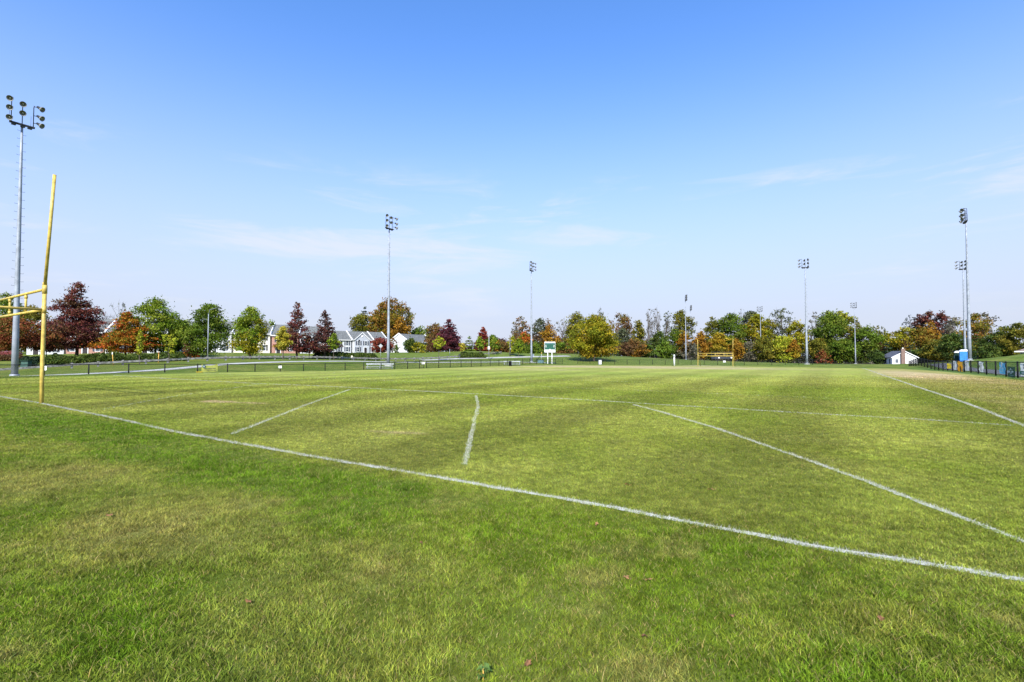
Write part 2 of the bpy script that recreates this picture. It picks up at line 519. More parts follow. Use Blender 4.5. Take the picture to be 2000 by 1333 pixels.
LINES = [  # (u, v) run of each painted line on the pitch, width, label
    ('end', [(-40, 4.1), (-30, 4.12), (-22, 4.14), (-18.4, 4.2), (-13, 4.07), (-9.7, 3.95), (-7.2, 3.97), (-4.9, 4.02), (-3.7, 4.07), (-2.5, 4.1), (-1.6, 4.13),
             (-.8, 4.08), (-.16, 4.07), (.36, 4.12), (.94, 4.15), (2, 4.1), (3.1, 4.1)], .074, 'long white end line painted across the near edge of the pitch', .8),
    ('goal', [(-40, 12.6), (-22.6, 12.73), (-19.6, 13.2), (-16.3, 13.36), (-10.3, 13.5), (-5.84, 13.5), (-3.8, 13.3), (-2.5, 13.32), (-.34, 13.2), (1.46, 13.25), (3.0, 13.05)], .05,
     'thin white goal line crossing the pitch beyond the diagonal stripes', .63),
    ('side', [(3.05, 4.1), (3.05, 13.2), (3.13, 18.2), (3.02, 26.6), (2.9, 40), (2.84, 57), (2.9, 80), (3.0, 113)], .085, 'white touchline running away beside the worn margin on the right', .76),
    ('diag', [(-4.5, 12.9), (-3.24, 11.43), (-1.78, 9.56), (-.36, 7.46), (.22, 6.55), (.79, 5.58), (.95, 5.32), (1.14, 5.0), (1.5, 4.4)], .07, 'longest diagonal white stripe, running from goal line to lower right', .68),
    ('diag', [(-9.9, 12.9), (-7.9, 10.4), (-6.19, 8.01), (-4.96, 6.34), (-3.73, 4.64)], .07, 'short wavy white stripe in the middle of the end zone', .62),
    ('diag', [(-15.77, 12.45), (-11.99, 8.08), (-8.52, 4.31)], .08, 'white diagonal stripe between the near goal post and the wavy stripe', .6),
    ('diag', [(-22.5, 12.7), (-17.7, 6.96), (-15.2, 4.6)], .08, 'faint diagonal stripe nearest the yellow goal post', .4),
    ('yard', [(-40, 18.2), (-28, 18.0), (-20, 18.1), (-8, 18.3), (3, 18.2)], .08, 'faded yard line just beyond the goal line', .28),
    ('yard', [(-40, 24), (-20, 23.7), (-6, 23.9)], .08, 'second faded yard line, far across the pitch', .22),
]
def poly_at(pts, step=.02):
    P = np.array(pts, float)
    d = np.r_[0, np.cumsum(np.hypot(*np.diff(P, axis=0).T))]
    t = np.arange(0, d[-1], step)
    return np.interp(t, d, P[:, 0]), np.interp(t, d, P[:, 1])
line_uv = []
for kind_, pts, wd, lab, op in LINES:
    lu, lv = poly_at(pts, .05)
    line_uv.append((lu, lv, wd, op))

def near_line(u, v):
    out = np.zeros(len(u), bool)
    for lu, lv, wd, op in line_uv:
        if op < .5:
            continue
        P = np.stack([lu, lv], 1)[::2]
        if abs(P[-1, 0] - P[0, 0]) > abs(P[-1, 1] - P[0, 1]):
            o = np.argsort(P[:, 0])
            q = np.interp(u, P[o, 0], P[o, 1], left=1e3, right=1e3)
            sl_ = np.abs(np.gradient(P[o, 1], P[o, 0])).mean()
            out |= np.abs(v - q) < wd * .42 * math.hypot(1, sl_)
        else:
            o = np.argsort(P[:, 1])
            q = np.interp(v, P[o, 1], P[o, 0], left=1e3, right=1e3)
            sl_ = np.abs(np.gradient(P[o, 0], P[o, 1])).mean()
            out |= np.abs(u - q) < wd * .42 * math.hypot(1, sl_)
    return out

def grass():
    N = 3600000
    # density falls with distance: sample Z from the cumulative of Z * n(Z)
    zz = np.linspace(.2, 38, 4000)
    nz_ = np.where(zz < 4, 1.0, (4 / zz) ** 1.75) * (1.16 * zz + 2.6)
    cd = np.cumsum(nz_)
    cd /= cd[-1]
    Z = np.interp(rng.random(N), cd, zz)
    X = (rng.random(N) * 2 - 1) * (1.16 * Z + 2.6)
    u, v = xy2uv(X, Z)
    inside = (v > 4.1 + (fbm(u / .6, v / .6, 2) - .5) * .3) & (u < 3.3)
    keep = ~near_line(u, v) & (rng.random(N) > sstep(17, 37.5, Z))
    # clumps: tufts denser and taller where the noise is high
    tuft = fbm(u / .22 + 9, v / .22 + 3, 3)
    keep &= rng.random(N) < np.clip(.45 + 1.1 * tuft, 0, 1)
    X, Z, u, v, inside, tuft = (q[keep] for q in (X, Z, u, v, inside, tuft))
    n = len(X)
    lush = fbm(u / .7 + 80, v / .5 + 8)
    h = np.where(inside, .015 + .010 * rng.random(n), (.015 + .016 * rng.random(n)) * (.55 + .8 * tuft + .6 * sstep(.52, .7, lush)))
    long_ = (rng.random(n) < .012) & ~inside
    h = np.where(long_, h * 1.8, h)
    wd = (.0026 + .0016 * rng.random(n)) * np.maximum(1, Z / 4.5)
    fine = fbm(u / .07 + 3, v / .07 + 21, 2)
    col = turf(X, Z) * ((.42 + 1.16 * rng.random(n)) * (.42 + 1.2 * fine) * np.where(inside, .88 + .24 * tuft, .72 + .56 * tuft))[:, None]
    straw = rng.random(n) < np.where(inside, .07, .12)
    col = np.where(straw[:, None], np.array([[.32, .285, .10]]) * (.55 + .6 * rng.random(n))[:, None], col)
    yel = rng.random(n)[:, None]
    col = col * np.concatenate([.9 + .3 * yel, np.ones((n, 1)), .8 + .4 * rng.random((n, 1))], 1)
    near = Z < 4.2
    V1, T1, C1 = blades(X[near], Z[near], h[near], wd[near], col[near], 1.15, 2)
    V2, T2, C2 = blades(X[~near], Z[~near], h[~near], wd[~near] * 1.3, col[~near], 1.2, 1)
    me = np_mesh('grass', np.concatenate([V1, V2]), np.concatenate([T1, T2 + len(V1)]), np.concatenate([C1, C2]), M['blade'])
    link('grass', me, label='mown green grass with dry and lush patches', cat='grass', kind='stuff')
grass()

def linemat(op):
    m = bpy.data.materials.new('line_paint')
    m.use_nodes = True
    q = NT(m.node_tree)
    b = m.node_tree.nodes['Principled BSDF']
    b.inputs['Roughness'].default_value = .9
    g = q.n('ShaderNodeNewGeometry')
    na = q.n('ShaderNodeTexNoise', i_Scale=14.0, i_Detail=6.0, i_Roughness=.75)
    nb = q.n('ShaderNodeTexNoise', i_Scale=1.3, i_Detail=3.0)
    q.l(g.outputs['Position'], na.inputs['Vector'])
    q.l(g.outputs['Position'], nb.inputs['Vector'])
    t = q.math('ADD', na.outputs[0], q.math('MULTIPLY', nb.outputs[0], .5))
    lo = 1.06 - op * .62
    q.l(q.mix(q.mapr(t, lo, lo + .22), (.15, .19, .03, 1), (.40, .41, .355, 1)), b.inputs['Base Color'])
    return m
for (kind_, pts, wd, lab, op) in LINES:
    lu, lv = poly_at(pts, .12)
    lx, ly = uv2xy(lu, lv)
    tx, ty = np.gradient(lx), np.gradient(ly)
    l_ = np.hypot(tx, ty)
    nxx, nyy = -ty / l_, tx / l_
    wob = (fbm(lu * 1.7, lv * 1.7, 3) - .5) * .05
    lx, ly = lx + nxx * wob, ly + nyy * wob
    r_ = rng.random(len(lx)) * .02
    l2 = rng.random(len(lx)) * .02
    A = np.stack([lx + nxx * (wd / 2 + r_ - .01), ly + nyy * (wd / 2 + r_ - .01)], 1)
    B = np.stack([lx - nxx * (wd / 2 + l2 - .01), ly - nyy * (wd / 2 + l2 - .01)], 1)
    n = len(lx)
    lift = .004
    V = np.concatenate([np.c_[A, gz(A[:, 0], A[:, 1]) + lift], np.c_[B, gz(B[:, 0], B[:, 1]) + lift]])
    i = np.arange(n - 1)
    Fc = np.stack([i + n, i + n + 1, i + 1, i], 1)
    o = link('painted_line', np_mesh('painted_line', V, Fc, None, linemat(op)), label=lab, kind='structure')
    # paint on the blades themselves: whitened tips standing along the line
    ds, total = .5, np.hypot(np.diff(lx), np.diff(ly)).sum()
    nb_ = int(total * (900 if op > .5 else 260) * op)
    t = rng.random(nb_) * (n - 1)
    k = np.arange(n)
    off = (rng.random(nb_) + rng.random(nb_) - 1) * wd * .62
    X = np.interp(t, k, lx) + np.interp(t, k, nxx) * off
    Y = np.interp(t, k, ly) + np.interp(t, k, nyy) * off
    vis = (Y > .2) & (np.abs(X) < 1.2 * Y + 3) & (Y < 45)
    X, Y = X[vis], Y[vis]
    m_ = len(X)
    if m_:
        wv = .004 * np.maximum(1, Y / 4.5) * (.8 + .5 * rng.random(m_))
        hv = .018 + .02 * rng.random(m_)
        br = (.22 + .27 * rng.random(m_))[:, None]
        c = np.array([[1.03, 1.02, .90]]) * br
        g_ = rng.random(m_) > op * (.45 + 1.0 * fbm(X / .35, Y / .35, 3))
        c = np.where(g_[:, None], turf(X, Y) * 1.1, c)
        V, T, Cc = blades(X, Y, hv, wv, c, .8, 1)
        link('painted_blades', np_mesh('painted_blades', V, T, Cc, M['paint_blade']), o, kind='stuff')

# ------------------------------------------------------------------ paths behind the left fence
def strip(name, pts, width, m, lift=.012, **kw):
    P = np.array([(PX(a, z), z) for a, z in pts])
    d = np.r_[0, np.cumsum(np.hypot(*np.diff(P, axis=0).T))]
    t = np.linspace(0, d[-1], int(d[-1] / 1.0) + 2)
    x, y = np.interp(t, d, P[:, 0]), np.interp(t, d, P[:, 1])
    for _ in range(6):
        x[1:-1] = (x[:-2] + x[1:-1] * 2 + x[2:]) / 4
        y[1:-1] = (y[:-2] + y[1:-1] * 2 + y[2:]) / 4
    tx, ty = np.gradient(x), np.gradient(y)
    l_ = np.hypot(tx, ty)
    rows = []
    for s_ in (-1, -.33, .33, 1):
        ax, ay = x - ty / l_ * width / 2 * s_, y + tx / l_ * width / 2 * s_
        rows.append(np.c_[ax, ay, gz(ax, ay) + lift + .05 * (abs(s_) < .5)])
    n = len(x)
    V = np.concatenate(rows)
    i = np.arange(n - 1)
    Fc = np.concatenate([np.stack([i + n * j, i + n * j + 1, i + n * (j + 1) + 1, i + n * (j + 1)], 1)[:, ::-1] for j in range(3)])
    return link(name, np_mesh(name, V, Fc, None, m), **kw)
strip('path', [(-260, 46), (-100, 48), (0, 50), (200, 56), (322, 61), (440, 70), (560, 80), (680, 90), (745, 94.5), (900, 105), (1000, 118), (1080, 128)], 2.2, M['concrete'], .03, kind='structure')
strip('road', [(820, 128), (880, 136), (970, 144), (1060, 150), (1110, 155)], 3.2, M['concrete'], .05, kind='structure')

def track():
    t = np.linspace(20, 112, 90)
    rows = []
    for uu in (13.2, 14.2, 15.2, 16.2):
        x, y = uv2xy(np.full(90, uu), t)
        rows.append(np.c_[x, y, gz(x, y) + .03 + .05 * (abs(uu - 14.7) < .6)])
    i = np.arange(89)
    Fc = np.concatenate([np.stack([i + 90 * j, i + 90 * j + 1, i + 90 * (j + 1) + 1, i + 90 * (j + 1)], 1)[:, ::-1] for j in range(3)])
    link('path', np_mesh('path', np.concatenate(rows), Fc, None, mat('asphalt', (.13, .13, .135), .9, 0, .2, 3)), kind='structure')
track()

# ------------------------------------------------------------------ fences
POST = MB().tube([(0, 0, -.1), (0, 0, 1.24)], .055, 8).lathe([(.062, 1.22), (.062, 1.26), (.0, 1.30)], (0, 0, 0), (0, 0, 1), 8).mesh('post', M['black'])
def chain(mb, p, q, h, pitch=.1, r=.0026):
    p, q = Vector(p), Vector(q)
    d = q - p
    L = d.length
    d.normalize()
    side = Vector((-d.y, d.x, 0)) * r
    up = Vector((0, 0, 1))
    k = -h
    while k < L:
        for sg in (1, -1):
            a0, a1 = max(k, 0), min(k + h, L)
            if a1 - a0 < .03:
                continue
            z0, z1 = a0 - k, a1 - k
            if sg < 0:
                z0, z1 = h - z0, h - z1
            A = p + d * a0 + up * (z0 + .03)
            B = p + d * a1 + up * (z1 + .03)
            t = (B - A).normalized()
            nrm = side.normalized().cross(t) * r
            mb.add([A + side, A - side + nrm, A - nrm, B + side, B - side + nrm, B - nrm], [(0, 1, 4, 3), (1, 2, 5, 4), (2, 0, 3, 5)])
        k += pitch
def chain_fence(name, P, label, skip=(), height=1.22, cat='fence', pitch=.1, group='black chain link fences round the pitch'):
    root = empty(name, (P[0][0], P[0][1], gzf(*P[0])), label=label, cat=cat, group=group)
    o = Vector(root.location)
    rail, net = MB(), MB()
    Q = [Vector((x, y, gzf(x, y))) for x, y in P]
    for p in Q:
        link('post', POST, root, p - o)
    for i in range(len(Q) - 1):
        if i in skip:
            continue
        a, b = Q[i] - o, Q[i + 1] - o
        rail.tube([a + Vector((0, 0, height)), b + Vector((0, 0, height))], .031, 6, False)
        chain(net, a, b, height - .06, pitch)
    rail.build('top_rail', M['black'], root)
    net.build('chain_mesh', M['net'], root)
    return root
def run(p, d, n, s=3.05):
    return [(p[0] + math.sin(d) * s * k, p[1] + math.cos(d) * s * k) for k in range(n)]
LF = run((-39.775 - .605 * 6.1, 45.83 - .796 * 6.1), .65, 14)
LF += run((LF[-1][0] + 1.38, LF[-1][1] + 2.72), R(27), 3)
gate0 = (LF[-1][0] + .62, LF[-1][1] + .95)
chain_fence('chain_link_fence', LF, 'black chain link fence along the left of the pitch, with yellow banner hung on it')
g1 = gate0
LF2 = run((g1[0] + .3, g1[1] + .5), R(33.3), 16)
chain_fence('chain_link_fence', LF2, 'black chain link fence running past the benches and the scoreboard')
FF = [(17 + (60 - 17) * k / 14, 126 - 7 * k / 14) for k in range(15)] + [(63.2, 118.6), (66.3, 118.3), (69.4, 118.0), (72.5, 117.7), (75.6, 117.4)]
chain_fence('chain_link_fence', FF, 'black chain link fence across the far end behind the far goal', pitch=.13)
# right fence, near end first
RF = [(45.998 + math.sin(YAW) * 3.05 * k, 48.112 + math.cos(YAW) * 3.05 * k) for k in range(-6, 18)]
chain_fence('chain_link_fence', RF, 'black chain link fence on the right, hung with advertising banners', skip=())

def gate(name, p, d, wdt, label):
    root = empty(name, (p[0], p[1], gzf(*p)), math.pi / 2 - d, label=label, cat='gate')
    f = MB()
    for x in (0, wdt):
        f.tube([(x, 0, .06), (x, 0, 1.4)], .04, 8)
    for z in (.12, .7, 1.3):
        f.tube([(0, 0, z), (wdt, 0, z)], .025, 6)
    f.build('gate_frame', M['black'], root)
    n = MB()
    chain(n, (0, 0, .1), (wdt, 0, .1), 1.15)
    n.build('chain_mesh', M['net'], root)
gate('fence_gate', LF[-1], R(33), 1.05, 'narrow black gate with a white notice, in the left fence')
gate('fence_gate', LF2[-1], R(60), 2.2, 'black double gate where the left fence meets the far end')

# timber guardrail along the access road
def guardrail():
    d = .6387
    s = 3.05
    P = [(-63.505 + math.sin(d) * s * k, 74.82 + math.cos(d) * s * k) for k in range(-5, 34)]
    root = empty('timber_guardrail', (P[5][0], P[5][1], gzf(*P[5])), label='long weathered grey timber guardrail on short posts beside the road', cat='guardrail')
    o = Vector(root.location)
    for i, (x, y) in enumerate(P):
        z = gzf(x, y)
        MB().box((x - o.x, y - o.y, z - o.z + .4), (.24, .22, .86), math.pi / 2 - d).build('post', M['timber'], root)
        if i < len(P) - 1:
            x2, y2 = P[i + 1]
            z2 = gzf(x2, y2)
            a, b = Vector((x, y, z + .56)) - o, Vector((x2, y2, z2 + .56)) - o
            dr = (b - a).normalized()
            n = Vector((dr.y, -dr.x, 0)) * .16
            up = Vector((0, 0, .15))
            th = Vector((dr.y, -dr.x, 0)) * .05
            a, b = a + dr * .02, b - dr * .02
            vs = [a + n - th - up, b + n - th - up, b + n + th - up, a + n + th - up, a + n - th + up, b + n - th + up, b + n + th + up, a + n + th + up]
            MB().add(vs, [(0, 3, 2, 1), (4, 5, 6, 7), (0, 1, 5, 4), (1, 2, 6, 5), (2, 3, 7, 6), (3, 0, 4, 7)]).build('rail', M['timber'], root)
guardrail()

# ------------------------------------------------------------------ goals
def goal(cu, cv, out, label, lean, r=.047, bar=.8):
    x, y = uv2xy(cu, cv)
    root = empty('goal_post', (x, y, gzf(x, y)), -YAW, label=label, cat='goal post', group='yellow goal posts')
    hb, ht, hu, hw = 2.63, 3.2, 6.34, 3.6
    for s_ in (-1, 1):
        MB().tube([(s_ * hw + .02 * s_, 0, -.1), (s_ * hw - .03, 0, .9), (s_ * hw, 0, 2.0), (s_ * hw, 0, ht + .06)], r, 12).build('post', M['yellow'], root)
        MB().tube([(s_ * hw, 0, ht + .05), (s_ * (hw + lean * .5), 0, (ht + hu) / 2), (s_ * (hw + lean), 0, hu)], r * .82, 12).build('upright', M['yellow'], root)
        MB().tube([(s_ * hw, 0, ht - .12), (s_ * hw, 0, ht + .12)], r * 1.2, 12).tube([(s_ * hw, 0, ht + .12), (s_ * hw, 0, ht + .2)], r * 1.05, 12).build('coupling', M['yellow'], root)
        MB().tube([(s_ * hw, 0, hb - .1), (s_ * hw, 0, hb + .1)], r * 1.17, 12).build('coupling', M['yellow'], root)
        MB().tube([(s_ * hw, 0, hb), (s_ * hw, out * 1.25, hb), (s_ * hw, out * 1.5, hb - .25), (s_ * hw, out * 2.7, -.1)], r * .75, 10).build('brace', M['yellow'], root)
    MB().tube([(-hw, 0, ht), (hw, 0, ht)], r * bar, 12).build('crossbar', M['yellow'], root)
    MB().tube([(-hw, 0, hb), (hw, 0, hb)], r * bar, 12).build('crossbar', M['yellow'], root)
    m = MB()
    for k in (-.5, 0, .5):
        m.tube([(k * 2 * hw * .5 * 1.0, 0, hb), (k * hw, 0, ht)], r * .6, 10)
        m.tube([(k * hw, 0, ht - .14), (k * hw, 0, ht - .05)], r * .85, 10)
        m.tube([(k * hw, 0, hb + .05), (k * hw, 0, hb + .14)], r * .85, 10)
    m.build('spacer', M['yellow'], root)
goal(-22.07, 4.2, -1, 'near yellow goal, one leaning upright visible beside the left floodlight pole', .6)
goal(-21.4, 113.8, 1, 'far yellow goal with double crossbar in front of orange trees', .05, .062, 1.1)

# ------------------------------------------------------------------ floodlight poles
def flood_pole():
    root = empty('floodlight_pole', (0, 0, 0))
    HT = 23.2
    MB().lathe([(0, .1), (.62, .1), (.66, .04), (.7, -.3)], (0, 0, 0), (0, 0, 1), 20).build('footing', M['concrete'], root)
    zs = [.2, 4, 8, 12, 16, 20, HT]
    MB().tube([(0, 0, z) for z in zs], [.265 - .18 * z / HT for z in zs], 16).lathe([(.36, .2), (.36, .3), (.31, .34)], (0, 0, 0), (0, 0, 1), 16).build('pole', M['galv'], root)
    st = MB()
    k = 0
    z = 5.0
    while z < HT - .6:
        r0 = .265 - .18 * z / HT
        for sx in (1, -1):
            if sx > 0 or k % 1 == 0:
                st.tube([(0, sx * r0, z + (.35 if sx < 0 else 0)), (0, sx * (r0 + .2), z + (.35 if sx < 0 else 0)), (0, sx * (r0 + .2), z + .06 + (.35 if sx < 0 else 0))], .012, 5)
        z += .75
        k += 1
    st.build('climbing_steps', M['dark'], root)
    a = MB().box((0, 0, HT), (.16, 1.75, .16)).box((.28, 0, HT - .05), (.05, 1.7, .1))
    for y in (-.8, -.4, .4, .8):
        a.box((.14, y, HT - .04), (.3, .06, .08))
    for y in (-.6, .03, .52):
        a.box((.1, y, HT - .16), (.3, .3, .16))
    a.build('crossarm', M['dark'], root)
    ro = MB()
    for y in (-.86, .62):
        ro.tube([(-.08, y, HT - .1), (-.08, y, HT + 1.05)], .012, 5)
    ro.build('antenna', M['dark'], root)
    for yc, zz, yaw in ((-.75, (.42, 1.32, 2.15), -.55), (0, (1.12, 1.95), -.2), (.78, (.55, 1.25, 2.1), .75)):
        s = MB().tube([(0, yc, HT), (0, yc, HT + zz[-1] - .25), (.12, yc, HT + zz[-1] - .05)], .035, 8)
        s.build('stem', M['dark'], root)
        for z in zz:
            cx, ax = .62, Vector((math.cos(yaw) * .88, math.sin(yaw) * .88, -.48)).normalized()
            c = Vector((.16, yc, HT + z)) + ax * (.12 if yc < .5 else .42)
            head = MB().tube([(0, yc, HT + z - .1), c], .03, 6).lathe([(.0, -.14), (.1, -.12), (.13, .1), (.16, .18)], c, ax, 12)
            fl = head.build('floodlight', M['dark'], root)
            MB().lathe([(.12, .16), (.2, .24), (.24, .33), (.255, .4), (.235, .39), (.16, .26), (.09, .2), (0, .19)], c, ax, 18).build('reflector', M['reflector'], fl)
            MB().lathe([(0.0, .34), (.06, .32), (.08, .25), (.05, .2)], c, ax, 10).build('lamp', M['lamp'], fl)
    return root
def copy_tree(o, parent=None):
    c = o.copy()
    COL.objects.link(c)
    c.parent = parent
    for ch in [q for q in list(bpy.data.objects) if q.parent == o]:
        copy_tree(ch, c)
    return c
FP = [(30, 46.0, 0, 'tallest looking floodlight pole, at far left behind the near goal post'),
      (758.5, 84, 0, 'floodlight pole rising left of centre, its foot behind an aluminium bench'),
      (1038, 124, 0, 'floodlight pole just left of the green and white scoreboard'),
      (1893.5, 78.5, 180, 'floodlight pole on the right behind the fence, beside the portable toilets'),
      (1885, 122.5, 118, 'floodlight pole right behind the portable toilets, half as tall in view as its neighbour'),
      (1575.5, 120.4, 120, 'floodlight pole standing alone beyond the far edge of the pitch, right of the far goal'),
      (1670.5, 222, 112, 'small distant floodlight pole to the left of the white house'),
      (1486, 238, 110, 'small distant floodlight pole just right of the far goal'),
      (1339.5, 193, 20, 'distant floodlight pole left of the far goal, taller of a close pair'),
      (1349, 234, 20, 'distant floodlight pole left of the far goal, shorter of a close pair')]
proto = flood_pole()
for i, (px, Z, rot, lab) in enumerate(FP):
    o = proto if i == 0 else copy_tree(proto)
    x = PX(px, Z)
    o.location = (x, Z, gzf(x, Z))
    dz = 23.2 - (PZ({0: 238, 1: 445, 2: 528, 3: 431, 4: 525, 5: 522, 6: 601, 7: 608, 8: 587, 9: 606}[i], Z) - o.location[2])
    o.scale[2] = 1 - dz / 23.2
    o.rotation_euler[2] = (-YAW if rot in (0,) else -YAW + R(rot))
    tag(o, lab, 'floodlight', 'floodlight poles round the pitches')
# ------------------------------------------------------------------ houses
def window(root, x, y, z, w_, h, shut=True, ny=-1):
    f = MB().box((x, y + ny * .03, z + h / 2 + .05), (w_ + .2, .05, .12)).box((x, y + ny * .03, z - h / 2 - .05), (w_ + .2, .07, .1))
    for s_ in (-1, 1):
        f.box((x + s_ * (w_ / 2 + .04), y + ny * .03, z), (.1, .05, h))
    f.box((x, y + ny * .025, z), (w_, .03, .06))
    o = f.build('window', M['white'], root)
    MB().box((x, y + ny * .012, z), (w_, .02, h - .02)).build('pane', M['glass'], o)
    if shut:
        for s_ in (-1, 1):
            MB().box((x + s_ * (w_ / 2 + .36), y + ny * .035, z), (.42, .05, h + .12)).build('shutter', M['shutter'], o)

def townhouse(px, Z, th, width, depth, eave, rise, label, wall='siding', dormer=False, rakeR=True, portico=False, bay=False, door='door_dark', roof='roof', zoff=0.0, group='townhouses beyond the access road', awning=False, xy=None):
    x, y = (PX(px, Z), Z) if xy is None else xy
    root = empty('townhouse', (x, y, gzf(x, y) - .3 + zoff), th, label=label, cat='house', group=group)
    Wm = M[wall]
    b = MB().box((width / 2, depth / 2, eave / 2 - .5), (width, depth, eave + 1))
    # gable ends
    for gx in (0.0, width):
        b.add([(gx, 0, eave), (gx, depth, eave), (gx, depth / 2, eave + rise)], [(0, 1, 2) if gx > 0 else (0, 2, 1)])
    b.build('wall', Wm, root)
    o = .35
    sl_ = rise / (depth / 2)
    r = MB()
    for s_ in (0, 1):
        y0, y1 = (-o, depth / 2) if s_ == 0 else (depth + o, depth / 2)
        z0, z1 = eave - sl_ * o + .03, eave + rise + .03
        vs = [(-.12, y0, z0), (width + .12, y0, z0), (width + .12, y1, z1), (-.12, y1, z1)]
        vs += [(a, b_, c_ + .14) for a, b_, c_ in vs]
        r.add(vs, [(0, 3, 2, 1), (4, 5, 6, 7), (0, 1, 5, 4), (1, 2, 6, 5), (2, 3, 7, 6), (3, 0, 4, 7)])
    r.build('roof', M[roof], root)
    t = MB()
    for gx, on in ((-.2, True), (width + .2, rakeR)):
        if not on:
            continue
        for s_ in (0, 1):
            y0, y1 = (-o - .05, depth / 2) if s_ == 0 else (depth + o + .05, depth / 2)
            z0, z1 = eave - sl_ * o - .02, eave + rise - .02
            vs = [(gx - .12, y0, z0), (gx + .12, y0, z0), (gx + .12, y1, z1), (gx - .12, y1, z1)]
            vs += [(a, b_, c_ + .42) for a, b_, c_ in vs]
            t.add(vs, [(0, 3, 2, 1), (4, 5, 6, 7), (0, 1, 5, 4), (1, 2, 6, 5), (2, 3, 7, 6), (3, 0, 4, 7)])
    t.box((width / 2, -o - .06, eave - sl_ * o + .02), (width + .2, .1, .22))
    t.build('trim', M['white'], root)
    n = max(2, int(width / 2.6))
    for k in range(n):
        xx = width * (k + .5) / n
        window(root, xx, 0, eave - 1.25, .95, 1.5)
    dk = 0 if n == 2 else 1
    for k in range(n):
        xx = width * (k + .5) / n
        if k == dk:
            d = MB().box((xx - .62, -.05, 1.35), (.16, .1, 2.3)).box((xx + .62, -.05, 1.35), (.16, .1, 2.3)).box((xx, -.05, 2.58), (1.5, .12, .18)).build('door', M['white'], root)
            MB().box((xx, -.02, 1.33), (1.05, .04, 2.25)).build('door_leaf', M[door], d)
            if portico:
                p = MB().add([(xx - 1.3, -1.3, 2.8), (xx + 1.3, -1.3, 2.8), (xx, -1.3, 3.6), (xx - 1.3, -.05, 2.8), (xx + 1.3, -.05, 2.8), (xx, -.05, 3.6)],
                             [(0, 1, 2), (0, 2, 5, 3), (1, 4, 5, 2), (0, 3, 4, 1), (3, 5, 4)])
                for s_ in (-1, 1):
                    p.box((xx + s_ * 1.1, -1.15, 1.4), (.2, .2, 2.8))
                p.build('portico', M['white'], root)
        elif bay and k == n - 1:
            p = MB().add([(xx - 1.3, -.02, .5), (xx - .8, -.75, .5), (xx + .8, -.75, .5), (xx + 1.3, -.02, .5), (xx - 1.3, -.02, 2.7), (xx - .8, -.75, 2.7), (xx + .8, -.75, 2.7), (xx + 1.3, -.02, 2.7), (xx, -.02, 3.5)],
                         [(0, 1, 5, 4), (1, 2, 6, 5), (2, 3, 7, 6), (4, 5, 8), (5, 6, 8), (6, 7, 8), (0, 3, 2, 1)]).build('bay', M['white'], root)
            for q in (-.4, .4):
                MB().box((xx + q, -.765, 1.65), (.6, .03, 1.5)).build('pane', M['glass'], p)
        else:
            window(root, xx, 0, 1.75, .95, 1.55)
    if awning:
        xx = width * .5 / n
        MB().add([(xx - 1.4, -.03, 2.9), (xx + 1.4, -.03, 2.9), (xx + 1.4, -1.2, 2.3), (xx - 1.4, -1.2, 2.3), (xx + 1.4, -1.2, 2.0), (xx - 1.4, -1.2, 2.0)], [(0, 3, 2, 1), (3, 5, 4, 2)]).build('awning', M['carred'], root)
    if dormer:
        dw, c_ = width * .72, width * .45
        g = MB().box((c_, -.3, eave / 2 - .5), (dw, .6, eave + 1))
        g.add([(c_ - dw / 2, -.6, eave), (c_ + dw / 2, -.6, eave), (c_, -.6, eave + dw * .46)], [(0, 1, 2)])
        g.build('front_gable', M['greysiding'], root)
        rr, tt = MB(), MB()
        for s_ in (-1, 1):
            e = dw * .46
            vs = [(c_ + s_ * (dw / 2 + .25), -.85, eave - .22), (c_, -.85, eave + e), (c_, depth * .38, eave + e), (c_ + s_ * (dw / 2 + .25), depth * .05, eave - .22)]
            vs += [(a, b_, q + .13) for a, b_, q in vs]
            rr.add(vs, [(0, 3, 2, 1), (4, 5, 6, 7), (0, 1, 5, 4), (1, 2, 6, 5), (2, 3, 7, 6), (3, 0, 4, 7)])
            vs = [(c_ + s_ * (dw / 2 + .3), -.93, eave - .3), (c_, -.93, eave + e - .06), (c_, -.86, eave + e - .06), (c_ + s_ * (dw / 2 + .3), -.86, eave - .3)]
            vs += [(a, b_, q + .3) for a, b_, q in vs]
            tt.add(vs, [(0, 3, 2, 1), (4, 5, 6, 7), (0, 1, 5, 4), (1, 2, 6, 5), (2, 3, 7, 6), (3, 0, 4, 7)])
        rr.build('gable_roof', M[roof], root)
        tt.build('gable_trim', M['white'], root)
        MB().lathe([(0, -.64), (.38, -.64), (.38, -.6)], (c_, 0, eave + dw * .22), (0, 1, 0), 14).build('vent', M['white'], root)
        for q in (-1.35, 1.35):
            window(root, c_ + q, -.6, eave - 1.25, .95, 1.5)
        window(root, c_ - 1.5, -.6, 1.75, .95, 1.5)
        d = MB().box((c_ + 1.2, -.66, 1.4), (1.3, .08, 2.5)).build('door', M['white'], root)
        MB().box((c_ + 1.2, -.71, 1.33), (1.0, .04, 2.2)).build('door_leaf', M[door], d)
    return root

